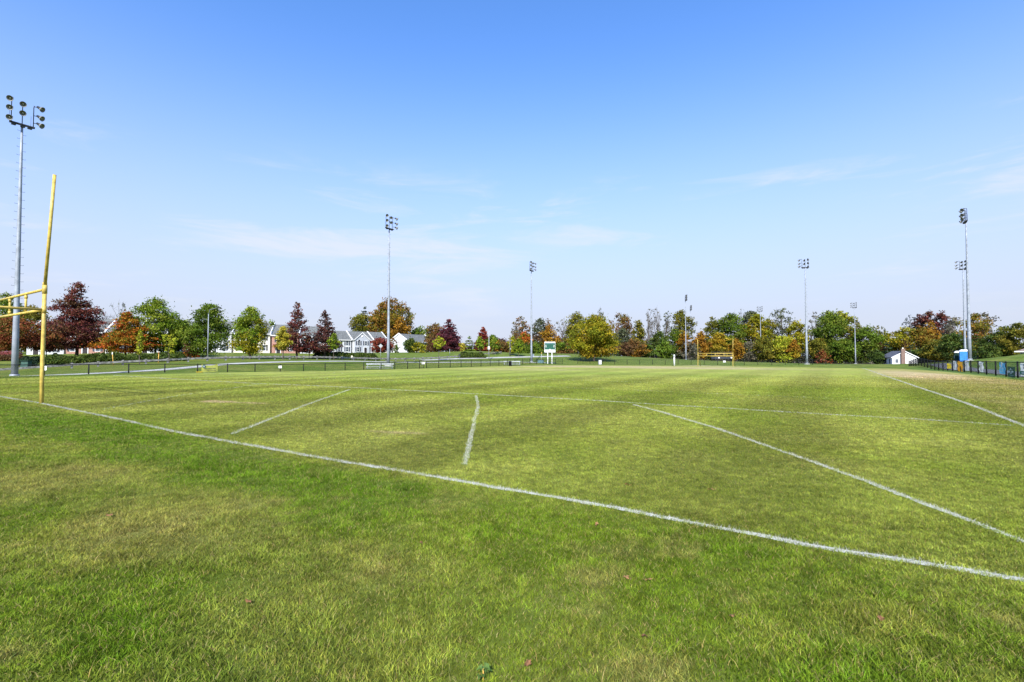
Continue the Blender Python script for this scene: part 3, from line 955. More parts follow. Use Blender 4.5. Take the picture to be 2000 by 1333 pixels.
def row(px, Z, th, units):
    x, y = PX(px, Z), Z
    for u in units:
        townhouse(0, 0, th, xy=(x, y), **u)
        x += math.cos(th) * (u['width'] + .5)
        y += math.sin(th) * (u['width'] + .5)
GW = 'terraced houses beyond the access road'
row(52, 116, R(14), [
    dict(width=7.4, depth=10, eave=5.4, rise=3.0, label='house half hidden by the red trees at the far left', wall='siding', group=GW),
    dict(width=7.8, depth=10.5, eave=5.7, rise=3.4, label='brick fronted terraced house behind the trunk of the big maroon tree', wall='brick', group=GW),
    dict(width=6.2, depth=10, eave=5.5, rise=3.1, label='white terraced house with small portico and dark green door, left of the orange tree', wall='siding', portico=True, door='door_green', group=GW),
    dict(width=6.4, depth=10, eave=5.5, rise=3.1, label='white terraced house hidden behind the orange maple', wall='siding', bay=True, group=GW)])
row(318, 136, R(16), [
    dict(width=9.0, depth=12, eave=5.9, rise=3.3, label='white terraced house behind the street lamp and the tall green trees', wall='siding', group=GW),
    dict(width=7.6, depth=12, eave=6.0, rise=3.5, label='white gabled terraced house showing its roof left of the bright green tree', wall='siding', portico=True, group=GW),
    dict(width=9.6, depth=12, eave=5.9, rise=3.3, label='cream terraced house hidden behind the bright green oval tree', wall='cream', group=GW),
    dict(width=7.2, depth=12, eave=5.6, rise=3.3, label='brick terraced house with dark red awning, right of the bright green tree', wall='brick', awning=True, group=GW),
    dict(width=8.2, depth=12, eave=5.4, rise=3.2, label='pale terraced house with white bay window behind the tall maroon tree', wall='siding', bay=True, group=GW)])
row(622, 172, R(36), [
    dict(width=11.5, depth=13, eave=5.2, rise=3.3, label='white terraced house with dark shutters behind the long clipped hedge, left of the gabled one', wall='siding', group=GW),
    dict(width=7.6, depth=13, eave=5.3, rise=3.2, label='grey terraced house with a big front gable and round vent above the hedge', wall='siding', dormer=True, group=GW),
    dict(width=5.2, depth=13, eave=5.2, rise=3.2, label='terraced house behind the small round red tree', wall='cream', group=GW)])
townhouse(798, 186, R(60), 15, 9.8, 4.6, 2.9, 'house end with blank white gable, right of the second floodlight pole', wall='siding', group=GW)
townhouse(806, 205, R(52), 15, 9, 4.2, 2.6, 'low house with stepped white roof edges behind the yellow shrub', wall='greysiding', group=GW)

def white_house():
    Z = 165
    x = PX(1742, Z)
    root = empty('bungalow', (x, Z, gzf(x, Z)), R(-18), label='small white bungalow with brick chimney and dark roof at the end of the right fence', cat='house')
    # local x: along the gable end that faces the pitch, local y: away
    W_, D, e, r = 7.0, 9.5, 2.75, 2.0
    b = MB().box((W_ / 2, D / 2, e / 2 - .4), (W_, D, e + .8))
    for gy, f in ((0, (0, 1, 2)), (D, (0, 2, 1))):
        b.add([(0, gy, e), (W_, gy, e), (W_ / 2, gy, e + r)], [f])
    b.build('wall', M['white'], root)
    rf, tr = MB(), MB()
    for s_ in (0, 1):
        x0 = -.4 if s_ == 0 else W_ + .4
        z0, z1 = e - .4 * r / (W_ / 2) + .03, e + r + .03
        vs = [(x0, -.25, z0), (W_ / 2, -.25, z1), (W_ / 2, D + .25, z1), (x0, D + .25, z0)]
        vs += [(a, b_, c_ + .14) for a, b_, c_ in vs]
        rf.add(vs, [(0, 3, 2, 1), (4, 5, 6, 7), (0, 1, 5, 4), (1, 2, 6, 5), (2, 3, 7, 6), (3, 0, 4, 7)])
        vs = [(x0, -.36, z0 - .1), (W_ / 2, -.36, z1 - .1), (W_ / 2, -.27, z1 - .1), (x0, -.27, z0 - .1)]
        vs += [(a, b_, c_ + .26) for a, b_, c_ in vs]
        tr.add(vs, [(0, 3, 2, 1), (4, 5, 6, 7), (0, 1, 5, 4), (1, 2, 6, 5), (2, 3, 7, 6), (3, 0, 4, 7)])
    rf.build('roof', M['slate'], root)
    tr.build('trim', M['white'], root)
    c = MB().box((2.9, -.42, 2.6), (1.1, .7, 6.0)).build('chimney', M['brown_brick'], root)
    MB().lathe([(.22, 5.55), (.2, 6.0), (.16, 6.0)], (2.9, -.42, 0), (0, 0, 1), 10).build('chimney_pot', M['cream'], c)
    window(root, 1.3, 0, 1.5, .9, 1.2, False)
    # the long side faces left
    m = MB()
    for yy, w_ in ((2.0, .8), (5.2, 1.0), (7.6, .8)):
        m.box((-.02, yy, 1.35), (.05, w_, 1.5))
    m.build('side_windows', M['glass'], root)
white_house()

def right_house():
    Z = 84
    x = PX(1981, Z)
    root = empty('hillside_house', (x, Z, gzf(x, Z)), R(-46), label='house with brown hipped roof at the right edge, above the grass bank', cat='house')
    zr = PZ(686.5, Z) - root.location.z
    MB().box((7, 4, zr / 2 - .3), (12.6, 7.4, zr + .6)).build('wall', M['greysiding'], root)
    MB().add([(0, -.4, zr), (14, -.4, zr), (14, 8.4, zr), (0, 8.4, zr), (4.3, 4, zr + 1.7), (9.7, 4, zr + 1.7)], [(0, 1, 5, 4), (1, 2, 5), (2, 3, 4, 5), (3, 0, 4)]).build('roof', M['brown_roof'], root)
    MB().box((7, -.45, zr - .06), (14, .1, .18)).build('gutter', M['white'], root)
    window(root, 3.2, .3, zr - 1.3, 1.1, 1.1, False)
right_house()

# ------------------------------------------------------------------ trees
def leaves(C_, size, col, flat=0.0):
    n = len(C_)
    a = rng.normal(size=(n, 3))
    a[:, 2] *= (1 - flat)
    a /= np.linalg.norm(a, axis=1)[:, None]
    b = rng.normal(size=(n, 3))
    b[:, 2] *= (1 - flat * .8)
    b -= a * (a * b).sum(1)[:, None]
    b /= np.linalg.norm(b, axis=1)[:, None]
    s = (size * (.6 + .8 * rng.random(n)))[:, None]
    V = np.stack([C_ + a * s, C_ + b * s * .62, C_ - a * s, C_ - b * s * .62], 1).reshape(-1, 3)
    Fq = (np.arange(n) * 4)[:, None] + np.arange(4)[None]
    return V, Fq, np.repeat(col, 4, 0)

PAL = dict(
    maroon=((.115, .030, .026), (.155, .044, .032), (.080, .026, .026), (.13, .07, .03)), dmar=((.085, .032, .030), (.115, .046, .034), (.065, .045, .036)),
    red=((.20, .035, .02), (.13, .022, .025), (.22, .06, .03)), rust=((.18, .085, .026), (.14, .075, .024), (.12, .10, .025)),
    redor=((.20, .065, .022), (.17, .08, .02), (.11, .085, .018), (.22, .055, .028)), orange=((.31, .15, .015), (.28, .17, .018), (.23, .11, .016)),
    orgr=((.36, .13, .014), (.29, .14, .014), (.15, .15, .016), (.38, .08, .02)), gold=((.28, .21, .018), (.22, .185, .016), (.31, .185, .016)),
    olive=((.135, .135, .016), (.10, .11, .016), (.175, .145, .018)), oliveor=((.18, .145, .018), (.22, .13, .018), (.135, .135, .018), (.24, .115, .022)),
    golive=((.24, .215, .012), (.18, .18, .011), (.27, .205, .013), (.14, .155, .011)),
    green=((.095, .150, .014), (.072, .120, .012), (.14, .175, .020)), brgreen=((.145, .215, .014), (.11, .17, .012), (.20, .235, .022)),
    dgreen=((.056, .090, .015), (.044, .072, .015), (.09, .115, .02)), yellowgreen=((.29, .32, .022), (.23, .27, .02), (.33, .30, .025)),
    yellow=((.42, .34, .035), (.36, .30, .03), (.30, .29, .04)), grey=((.13, .125, .09), (.10, .10, .075), (.15, .13, .08)), greygreen=((.085, .10, .055), (.07, .085, .045), (.11, .12, .06)),
    pine=((.028, .052, .026), (.035, .065, .028), (.022, .042, .024)), bluegrey=((.07, .09, .085), (.06, .075, .07), (.09, .1, .08)),
    brown=((.12, .065, .028), (.10, .05, .025), (.14, .085, .03)), purple=((.10, .03, .04), (.14, .03, .035), (.075, .03, .04)))

def tree(px, yt, Z, wpx, kind, pal, label, ybot=None, dens=1.0, group=None, cat='tree', name=None, base=None, pal2=None):
    x = PX(px, Z)
    zb = gzf(x, Z) if base is None else base
    H = PZ(yt, Z) - zb
    W = wpx / F * Z
    c0 = .22 * H if ybot is None else max(.02 * H, PZ(ybot, Z) - zb)
    if kind in ('bush',):
        c0 = .02 * H
    name = name or {'pine': 'conifer', 'bush': 'shrub', 'bare': 'bare_tree', 'young': 'young_tree', 'vase': 'young_tree', 'col': 'columnar_tree'}.get(kind, 'tree')
    root = empty(name, (x, Z, zb), label=label, cat=cat, group=group)
    hw = W / 2
    cz = H - c0
    prs = np.array(PAL[pal])
    pxm = Z / 487.0                              # metres that one picture pixel spans at this distance
    ls = max(.06, .82 * pxm)
    # clumps
    if kind == 'pine':
        nl = max(6, int(cz / (1.1 + .3 * pxm)))
        cc, rr = [], []
        for i in range(nl):
            t = (i + rng.random() * .5) / nl
            R_ = hw * (1 - t) ** .75 * (.75 + .4 * rng.random())
            nb_ = max(4, int(7 * (1 - t)) + 3)
            for k in range(nb_):
                an = 2 * math.pi * (k + rng.random()) / nb_
                for q in (.35, .7, 1.0):
                    cc.append((math.cos(an) * R_ * q, math.sin(an) * R_ * q, c0 + cz * t - .12 * R_ * q))
                    rr.append(max(ls * 1.2, R_ * .22))
        cc.append((0, 0, H - .3)); rr.append(ls * 1.5)
        cc, rr = np.array(cc), np.array(rr)
        sq = np.array([1.3, 1.3, .5])
    else:
        nc = {'round': 105, 'pyr': 250, 'oval': 110, 'young': 55, 'vase': 40, 'bush': 60, 'col': 50, 'bare': 44, 'sparse': 70}[kind]
        nc = int(nc * (.8 + .4 * rng.random()))
        t = (np.arange(nc * 6) * .6180339 + rng.random()) % 1
        an = rng.random(nc * 6) * 2 * math.pi
        if kind in ('round', 'sparse'):
            prof = lambda t: np.sqrt(np.clip(1 - (2 * t - .92) ** 2 / 1.18, 0, 1))
        elif kind == 'pyr':
            prof = lambda t: np.clip((1 - t) ** .8 * 1.08, 0, 1) * (.62 + .38 * sstep(0, .16, t)) + .05
        elif kind in ('oval', 'young'):
            prof = lambda t: np.sin(math.pi * np.clip(t * .9 + .12, 0, 1)) ** .65
        elif kind == 'vase':
            prof = lambda t: .3 + .7 * t ** .8
        elif kind == 'col':
            prof = lambda t: np.clip(1.1 - t ** 3, .15, 1)
        elif kind == 'bush':
            prof = lambda t: np.sqrt(np.clip(1 - t ** 2.2, 0.02, 1))
        else:
            prof = lambda t: .25 + .75 * np.sin(math.pi * np.clip(t * .75 + .12, 0, 1))
        pr = prof(t)
        keep = rng.random(len(t)) < pr ** 1.2 + (.10 if kind != 'pyr' else .22)
        t, an, pr = t[keep][:nc], an[keep][:nc], pr[keep][:nc]
        lob = 1 + .24 * np.sin(an * 3 + rng.random() * 6 + t * 6) + .14 * np.sin(an * 5 + 11 * t + rng.random() * 6)
        rr = (.092 * W + .020 * cz) * (.35 + 1.15 * rng.random(len(t)) ** 1.3)
        if kind == 'pyr':
            rr *= .34 + .45 * pr
        if kind == 'col':
            rr *= .8
        if kind in ('bare', 'sparse'):
            rr *= .66 if kind == 'bare' else .8
        rad = np.clip(pr * lob * hw - rr * .75, 0, None) * np.sqrt(.12 + .88 * rng.random(len(t)))
        if kind == 'vase':
            rad = pr * hw * (.55 + .4 * rng.random(len(t)))
        cc = np.stack([np.cos(an) * rad, np.sin(an) * rad, c0 + cz * (t * .93 + .03)], 1)
        sq = np.array([1.15, 1.15, .72]) if kind != 'pyr' else np.array([1.35, 1.35, .5])
        cc = np.concatenate([cc, [[rng.normal() * hw * .05, 0, H - rr.mean() * .5]]])
        rr = np.r_[rr, rr.mean() * (.8 if kind != 'pyr' else .4)]
    area = (2.6 * rr * rr / (ls * ls * .75)) * dens * (.34 if kind == 'bare' else .60 if kind == 'sparse' else .92)
    if kind == 'pine':
        area *= .8
    npc = np.maximum(4, area).astype(int)
    idx = np.repeat(np.arange(len(cc)), npc)
    d = rng.normal(size=(len(idx), 3))
    d /= np.linalg.norm(d, axis=1)[:, None]
    d *= (rng.random(len(idx)) ** .5 * (1 + .5 * (rng.random(len(idx)) < .16)))[:, None]
    P = cc[idx] + d * rr[idx][:, None] * sq * 1.08
    P[:, 2] = np.clip(P[:, 2], .05, None)
    pc = rng.integers(0, len(prs), len(cc))
    mixk = rng.random(len(idx)) < .3
    ci = np.where(mixk, rng.integers(0, len(prs), len(idx)), pc[idx])
    col = prs[ci]
    if pal2:
        p2 = np.array(PAL[pal2])
        # one side or the lower skirt of the crown has turned further
        low = sstep(.55, .2, (cc[:, 2] - c0) / cz) * .55 + .35 * sstep(0, 1, cc[:, 0] / hw)
        use = rng.random(len(cc)) < low
        col = np.where(use[idx][:, None], p2[rng.integers(0, len(p2), len(idx))], col)
    tone = (.72 + .56 * rng.random(len(cc)))[idx] * (.72 + .56 * rng.random(len(idx)))
    col = col * tone[:, None]
    V, Fq, Cc = leaves(P, np.full(len(P), ls), col, .25 if kind == 'pyr' else .5 if kind == 'pine' else 0)
    link('crown', np_mesh('crown', V, Fq, Cc, M['leaf']), root)
    # trunk and limbs
    r0 = max(.035, .017 * H if kind not in ('young', 'vase') else .012 * H)
    if kind == 'bare':
        r0 *= .9
    tb = MB()
    jx, jy = rng.normal(size=2) * .02 * H
    top = H * (.93 if kind in ('pyr', 'pine', 'young', 'oval', 'col') else .62)
    zs = [-.2, .02 * H, .2 * H, .45 * H, .7 * H]
    path = [(0, 0, -.2), (0, 0, .03 * top), (jx * .3, jy * .3, .3 * top), (jx, jy, .62 * top), (jx * 1.2, jy * 1.4, top)]
    tb.tube(path, [r0 * 1.5, r0 * 1.1, r0 * .85, r0 * .55, r0 * .16], 8 if Z < 150 else 6)
    nlimb = min(len(cc), {'bare': 34, 'sparse': 22, 'pine': 10, 'bush': 6}.get(kind, 14))
    for k in rng.permutation(len(cc))[:nlimb]:
        e = cc[k]
        hh = min(max(.18 * H, e[2] - (.35 if kind != 'pyr' else .08) * np.hypot(e[0], e[1]) - .12 * H), top * .95)
        hh = max(hh, .06 * H)
        f = hh / top
        s_ = np.array([jx * f, jy * f, hh])
        m_ = (s_ + e) / 2 + np.array([0, 0, .04 * H * (1 if kind == 'bare' else -.4)]) + rng.normal(size=3) * .015 * H
        rl = r0 * (.62 if kind in ('bare', 'sparse') else .38) * (1 - .55 * f)
        tb.tube([s_, m_, e], [rl, rl * .62, rl * .2], 5, False)
        if kind in ('bare', 'sparse'):
            for _ in range(7 if kind == 'bare' else 3):
                f2 = .45 + .55 * rng.random()
                s2 = m_ + (e - m_) * (f2 * 2 - 1) if f2 > .5 else s_ + (m_ - s_) * f2 * 2
                e2 = s2 + np.array([rng.normal() * .06 * W, rng.normal() * .06 * W, (.05 + .07 * rng.random()) * H])
                tb.tube([s2, (s2 + e2) / 2 + rng.normal(size=3) * .1, e2], [rl * .35, rl * .24, rl * .1], 4, False)
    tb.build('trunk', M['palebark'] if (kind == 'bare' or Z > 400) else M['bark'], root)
    return root

G1, G2, G3, G4, G5 = 'trees along the road by the houses', 'young trees planted on the lawn and verge', 'trees round the far houses and berm', 'trees in the wood behind the scoreboard', 'trees in the wood beyond the far goal'
T = [
 (10, 572, 122, 74, 'round', 'green', 'tall green tree at the far left edge, behind the red one', 690, 1, G1), (58, 598, 124, 60, 'round', 'olive', 'olive green tree between the left floodlight pole and the goal post', 690, 1, G1),
 (28, 622, 84, 104, 'round', 'redor', 'low spreading red and orange tree crossed by the left floodlight pole', 684, 1.15, G1), (92, 645, 88, 56, 'round', 'redor', 'small rust red tree right behind the near goal post', 686, 1, G1),
 (150, 547, 96, 116, 'pyr', 'maroon', 'big pyramid shaped maroon tree right of the near goal post', 684, 1.25, G1), (232, 591, 168, 62, 'bare', 'greygreen', 'thin grey leafless tree behind the house roofs, right of the big maroon tree', None, .8, G1),
 (246, 604, 95, 92, 'pyr', 'orgr', 'orange tree with layered branches right of the big maroon tree', 690, 1.2, G1), (304, 580, 101, 96, 'oval', 'brgreen', 'tall broad green tree right of the orange one', 690, 1.25, G1),
 (350, 622, 108, 60, 'round', 'dgreen', 'dark green tree between two taller green ones, left of the street lamp', 688, 1.2, G1), (372, 672, 100, 46, 'bush', 'brown', 'low russet shrubby tree left of the street lamp', None, 1, G1, 'orgr'),
 (404, 594, 101, 92, 'round', 'green', 'tall gappy green tree behind the street lamp', 690, 1.0, G1), (489, 599, 101, 84, 'oval', 'brgreen', 'bright green egg shaped tree with golden lower leaves', 692, 1.3, G1, 'golive'),
 (580, 588, 108, 66, 'pyr', 'maroon', 'tall maroon tree behind the small yellow tree', 690, .85, G1), (634, 604, 112, 58, 'pyr', 'dmar', 'dark purple brown tree left of the long clipped hedge', 690, .85, G1), (604, 655, 110, 50, 'pyr', 'maroon', 'low spreading red tree between the two tall maroon trees', 690, .7, G1),
 (273, 643, 82, 16, 'young', 'yellowgreen', 'slim upright young yellow green tree in front of the orange tree', 694, 1.3, G2), (331, 654, 82, 30, 'vase', 'yellowgreen', 'young tree with yellow green branches leaning to the right, by the hedge end', 690, 1.3, G2),
 (553, 637, 98, 32, 'oval', 'yellow', 'young bright yellow oval tree in front of the maroon one', 684, 1.5, G2), (652, 652, 104, 26, 'young', 'brgreen', 'young lime green tree at the left end of the long clipped hedge', 682, 1.4, G2),
 (857, 657, 126, 26, 'young', 'yellowgreen', 'young yellow green tree on the berm in front of the purple red tree', 682, 1.1, G2), (903, 671, 140, 15, 'vase', 'yellow', 'smallest young tree, bright yellow, at the left end of the berm hedge', 686, 1.5, G2),
 (937, 657, 142, 22, 'young', 'brgreen', 'young green tree behind the middle of the berm hedge', 684, 1.2, G2), (963, 659, 152, 22, 'young', 'brgreen', 'young green tree right of the white electric meter pole', 683, 1.2, G2),
 (1001, 654, 152, 19, 'young', 'yellowgreen', 'young lime yellow tree right beside the bare wooden pole', 690, 1.4, G2), (1013, 662, 148, 25, 'oval', 'brgreen', 'young lime green tree on a pale trunk, left of the third floodlight pole', 690, 1.4, G2),
 (712, 599, 262, 50, 'pine', 'pine', 'tall dark conifer rising behind the grey gabled house', 662, 1, G3, None, 'conifer'), (704, 612, 255, 44, 'round', 'olive', 'olive oak crown in front of the dark conifer behind the houses', 660, 1, G3),
 (770, 583, 258, 84, 'round', 'oliveor', 'largest golden brown oak, towering over the white houses', 668, 1.2, G3), (740, 600, 255, 56, 'round', 'oliveor', 'left hand golden olive oak crossed by the second floodlight pole', 672, 1.1, G3), (782, 618, 248, 48, 'round', 'orange', 'orange crowned oak above the white gable end', 676, 1, G3),
 (742, 661, 168, 44, 'round', 'red', 'small round brick red tree left of the second floodlight pole', 690, 1.3, G3), (767, 660, 172, 26, 'sparse', 'rust', 'thin rusty tree right of the second floodlight pole', 688, 1, G3), (774, 674, 160, 11, 'col', 'green', 'narrow clipped green column tree at the white gable end', 690, 1.5, G3),
 (803, 661, 163, 34, 'oval', 'dgreen', 'dark olive magnolia in front of the white gable', 689, 1.1, G3), (820, 668, 160, 32, 'bush', 'golive', 'mustard yellow shrub right of the dark magnolia', None, 1.2, G3, None, 'shrub'),
 (822, 636, 268, 60, 'round', 'green', 'round green tree behind the low grey house', 684, 1, G3), (851, 632, 178, 50, 'oval', 'rust', 'russet brown tree left of the purple red one on the berm', 690, 1.2, G3), (846, 662, 168, 36, 'bush', 'brown', 'russet brown bush left of the young berm tree', None, 1.1, G3, None, 'shrub'),
 (876, 622, 168, 62, 'pyr', 'purple', 'purple red pyramid tree on the berm', 690, 1.3, G3), (917, 656, 192, 30, 'pine', 'green', 'blunt green conifer behind the berm hedge', 690, 1.4, G3, None, 'conifer'), (905, 676, 196, 40, 'bush', 'brown', 'low brown thicket behind the smallest yellow tree', None, 1, G3, None, 'shrub'),
 (944, 638, 192, 40, 'pyr', 'red', 'bright crimson cone shaped tree behind the electric meter pole', 690, 1.5, G3), (962, 654, 186, 34, 'round', 'green', 'green and orange tree at the right foot of the crimson one', 690, 1.1, G3, 'orgr'), (983, 668, 190, 46, 'bush', 'rust', 'rusty thicket on the right slope of the berm', None, 1.1, G3, None, 'shrub'), (976, 664, 235, 56, 'round', 'dmar', 'dark treetops behind the rusty thicket', 690, 1, G3),
 (1019, 617, 218, 42, 'sparse', 'rust', 'tall thin tree with sparse reddish leaves left of the third floodlight pole', 672, 1, G4), (1008, 634, 222, 30, 'bare', 'grey', 'bare grey tree beside the sparse reddish tree', None, .8, G4), (1024, 648, 196, 38, 'oval', 'orgr', 'orange brown tree left of the third floodlight pole', 694, 1.3, G4),
 (1055, 621, 224, 48, 'round', 'greygreen', 'green tree just right of the third floodlight pole', 690, 1, G4), (1073, 636, 196, 42, 'oval', 'orange', 'bright orange tree directly behind the scoreboard', 694, 1.4, G4), (1041, 672, 170, 40, 'bush', 'green', 'dull green shrub at the foot of the third floodlight pole', None, 1.2, G4, None, 'shrub'), (1070, 622, 232, 26, 'sparse', 'rust', 'russet treetop above the bright orange tree', 680, 1, G4),
 (1100, 622, 226, 40, 'bare', 'grey', 'bare grey tree right of the scoreboard', None, .8, G4), (1126, 608, 222, 50, 'round', 'olive', 'tall olive tree left of the big golden maple', 690, 1.1, G4), (1098, 668, 180, 40, 'bush', 'green', 'green shrub right of the scoreboard', None, 1.1, G4, 'rust', 'shrub'), (1112, 662, 186, 36, 'round', 'rust', 'rusty tree half behind the left of the golden maple', 692, 1.1, G4),
 (1160, 614, 137, 96, 'oval', 'golive', 'big spreading golden olive maple standing alone behind the fence', 698, 1.5, G4, 'gold'), (1172, 603, 232, 26, 'bare', 'greygreen', 'thin treetop poking out above the golden maple', None, 1, G4),
 (1211, 611, 205, 54, 'round', 'rust', 'tall rust and green tree right of the golden maple', 690, .95, G4), (1218, 640, 198, 40, 'round', 'greygreen', 'grey green tree at the right foot of the golden maple', 694, 1, G4), (1248, 624, 200, 34, 'oval', 'olive', 'narrow olive and orange tree left of the two bare trunks', 692, 1.2, G4, 'gold'),
 (1269, 603, 194, 22, 'bare', 'grey', 'left of two tall bare trunked trees', None, .75, G4), (1282, 604, 196, 26, 'bare', 'grey', 'right of two tall bare trunked trees', None, .8, G4), (1304, 607, 196, 20, 'sparse', 'greygreen', 'slender thin leaved tree left of the close pair of floodlight poles', 660, .8, G4), (1332, 606, 210, 44, 'round', 'olive', 'olive tree behind the close pair of floodlight poles', 668, 1, G4),
 (1240, 664, 182, 50, 'round', 'rust', 'low rusty orange tree right of the golden maple', 698, 1.2, G4, 'orange'), (1222, 668, 178, 34, 'round', 'brown', 'low brown tree at the edge of the golden maple', 700, 1.1, G4), (1289, 648, 190, 42, 'round', 'dgreen', 'dark green tree in front of the two bare trunks', 696, 1.3, G4), (1298, 664, 170, 38, 'oval', 'green', 'dull green tree with low branches near the white post', 703, 1.2, G4),
 (1318, 642, 206, 34, 'round', 'green', 'green tree behind the white post', 694, 1.1, G4), (1336, 648, 200, 30, 'oval', 'orange', 'pale orange tree left of the close pair of floodlight poles', 690, 1.1, G4), (1347, 668, 196, 44, 'sparse', 'grey', 'grey purple thicket at the foot of the close pair of floodlight poles', 704, 1.3, G4), (1262, 672, 186, 34, 'round', 'dgreen', 'dark low tree between rusty tree and bare trunks', 700, 1.2, G4),
 (1369, 648, 236, 36, 'oval', 'orange', 'bright orange tree at the left side of the far goal', 700, 1.4, G5), (1391, 618, 256, 40, 'round', 'olive', 'olive tree at the left end of the tall wood', 700, 1.2, G5), (1405, 650, 238, 46, 'oval', 'gold', 'golden tree behind the crossbar of the far goal', 702, 1.4, G5, 'olive'), (1425, 611, 252, 62, 'round', 'green', 'broad dark green tree above the far goal', 704, 1.3, G5, 'olive'),
 (1438, 662, 236, 34, 'oval', 'orange', 'tawny orange tree behind the right post of the far goal', 702, 1.3, G5), (1451, 603, 272, 40, 'bare', 'grey', 'dead bare treetop above the wood right of the far goal', None, .7, G5), (1467, 607, 270, 34, 'round', 'greygreen', 'flat dark treetop left of the small distant floodlight pole', 640, 1, G5), (1476, 614, 254, 64, 'round', 'golive', 'yellow green tree behind the small pole right of the far goal', 704, 1.3, G5),
 (1500, 622, 258, 48, 'round', 'olive', 'olive brown tree right of the yellow green one', 704, 1.2, G5), (1462, 668, 240, 44, 'sparse', 'grey', 'dark bare thicket right of the far goal', 706, 1.3, G5), (1531, 602, 266, 56, 'sparse', 'greygreen', 'tall airy grey green tree left of the lone floodlight pole', 660, 1.1, G5), (1556, 628, 250, 46, 'round', 'golive', 'golden green tree just left of the lone floodlight pole', 690, 1.2, G5),
 (1530, 656, 238, 66, 'oval', 'yellowgreen', 'wide yellow green tree low in the wood, left of the lone pole', 706, 1.2, G5, 'olive'), (1551, 664, 234, 28, 'oval', 'orange', 'small glowing orange tree left of the lone floodlight pole', 700, 1.5, G5, 'gold'), (1490, 660, 236, 40, 'round', 'olive', 'low olive brown tree by the small distant pole', 706, 1.2, G5),
 (1590, 608, 276, 38, 'sparse', 'grey', 'thin grey treetop right of the lone floodlight pole', 680, .9, G5), (1622, 608, 252, 74, 'round', 'green', 'largest dark green tree of the wood, right of the lone pole', 704, 1.35, G5), (1643, 607, 262, 40, 'round', 'yellowgreen', 'yellow green crown left of the small pole by the house', 660, 1.1, G5, 'olive'), (1598, 660, 238, 44, 'round', 'olive', 'olive undertree at the foot of the lone floodlight pole', 706, 1.3, G5),
 (1607, 684, 232, 28, 'bush', 'redor', 'low brick red shrub right of the lone floodlight pole', None, 1.5, G5, None, 'shrub'), (1668, 622, 256, 50, 'round', 'olive', 'mixed olive tree behind the small pole by the house', 704, 1.2, G5), (1652, 664, 238, 52, 'round', 'green', 'green undertree left of the small pole by the house', 706, 1.3, G5), (1692, 638, 246, 62, 'round', 'green', 'green tree right of the small pole by the house', 706, 1.3, G5),
 (1715, 636, 258, 44, 'sparse', 'olive', 'loose brownish olive tree up behind the house', 690, 1.1, G5, 'gold'), (1735, 650, 250, 40, 'round', 'golive', 'pale golden tree behind the house roof', 704, 1.1, G5), (1734, 668, 205, 32, 'pine', 'pine', 'dark conifer left behind the bungalow roof', 712, 1.4, G5, None, 'conifer'), (1766, 640, 225, 54, 'round', 'golive', 'mustard tree above the chimney of the bungalow', 704, 1.2, G5),
 (1779, 616, 240, 34, 'sparse', 'bluegrey', 'thin blue grey treetop right above the bungalow', 680, 1, G5), (1797, 614, 236, 34, 'round', 'dmar', 'leftmost dark maroon treetop of the right hand wood', 670, 1, G5), (1818, 608, 230, 34, 'round', 'maroon', 'middle dark maroon treetop of the right hand wood', 670, 1, G5), (1842, 607, 226, 34, 'round', 'maroon', 'dark maroon treetop nearest to the right hand floodlight poles', 670, 1, G5),
 (1818, 625, 205, 36, 'oval', 'orange', 'bright orange tree under the maroon treetops', 690, 1.1, G5), (1798, 636, 200, 46, 'round', 'oliveor', 'brown olive tree left of the bright orange one', 704, 1.2, G5), (1866, 620, 205, 60, 'sparse', 'grey', 'wide bare grey tree behind the right hand floodlight poles', 690, 1.1, G5, 'olive'), (1778, 674, 185, 44, 'pine', 'pine', 'broad dark conifer right of the bungalow', 712, 1.4, G5, None, 'conifer'),
 (1832, 664, 172, 52, 'round', 'olive', 'olive tree above the dark stretch of the right fence', 706, 1.2, G5, 'gold'), (1862, 650, 160, 62, 'oval', 'dgreen', 'dark green tree behind the portable toilets', 708, 1.3, G5, 'olive'), (1906, 612, 168, 54, 'round', 'oliveor', 'orange tinged oak right of the right hand floodlight poles', 680, 1, G5), (1920, 612, 176, 50, 'sparse', 'grey', 'sparse oak crown leaning out to the right of the floodlight poles', 660, 1, G5),
 (1908, 648, 132, 54, 'pine', 'dgreen', 'dark evergreen just right of the right hand floodlight poles', 708, 1.5, G5, None, 'conifer'), (1948, 648, 122, 62, 'oval', 'dgreen', 'bushy green tree above the crumpled white banner', 704, 1.3, G5, 'olive'), (1966, 636, 140, 34, 'round', 'dgreen', 'dark pine crown left of the tree at the right edge', 690, 1.1, G5), (1992, 630, 118, 66, 'round', 'olive', 'olive tree at the right edge over the brown roof', 700, 1.3, G5),
 (1800, 680, 178, 44, 'bush', 'dgreen', 'dark shrub behind the far stretch of the right fence', None, 1.3, G5, None, 'shrub'), (1716, 690, 172, 40, 'bush', 'dgreen', 'dark shrub left of the bungalow', None, 1.3, G5, 'grey', 'shrub'), (1888, 680, 140, 50, 'bush', 'pine', 'dark low evergreen behind the toilets', None, 1.4, G5, None, 'shrub'), (1930, 672, 112, 44, 'bush', 'dgreen', 'dark evergreen shrub at the foot of the grass bank', None, 1.4, G5, None, 'shrub'),
]
for t in T:
    px, yt, Z, wpx, kind, pal, lab, yb, dens, grp = t[:10]
    tree(px, yt, Z, wpx, kind, pal, lab, yb, dens, grp, pal2=t[10] if len(t) > 10 else None, name=t[11] if len(t) > 11 else None,
         cat={'bush': 'shrub', 'pine': 'conifer'}.get(kind, 'tree'))

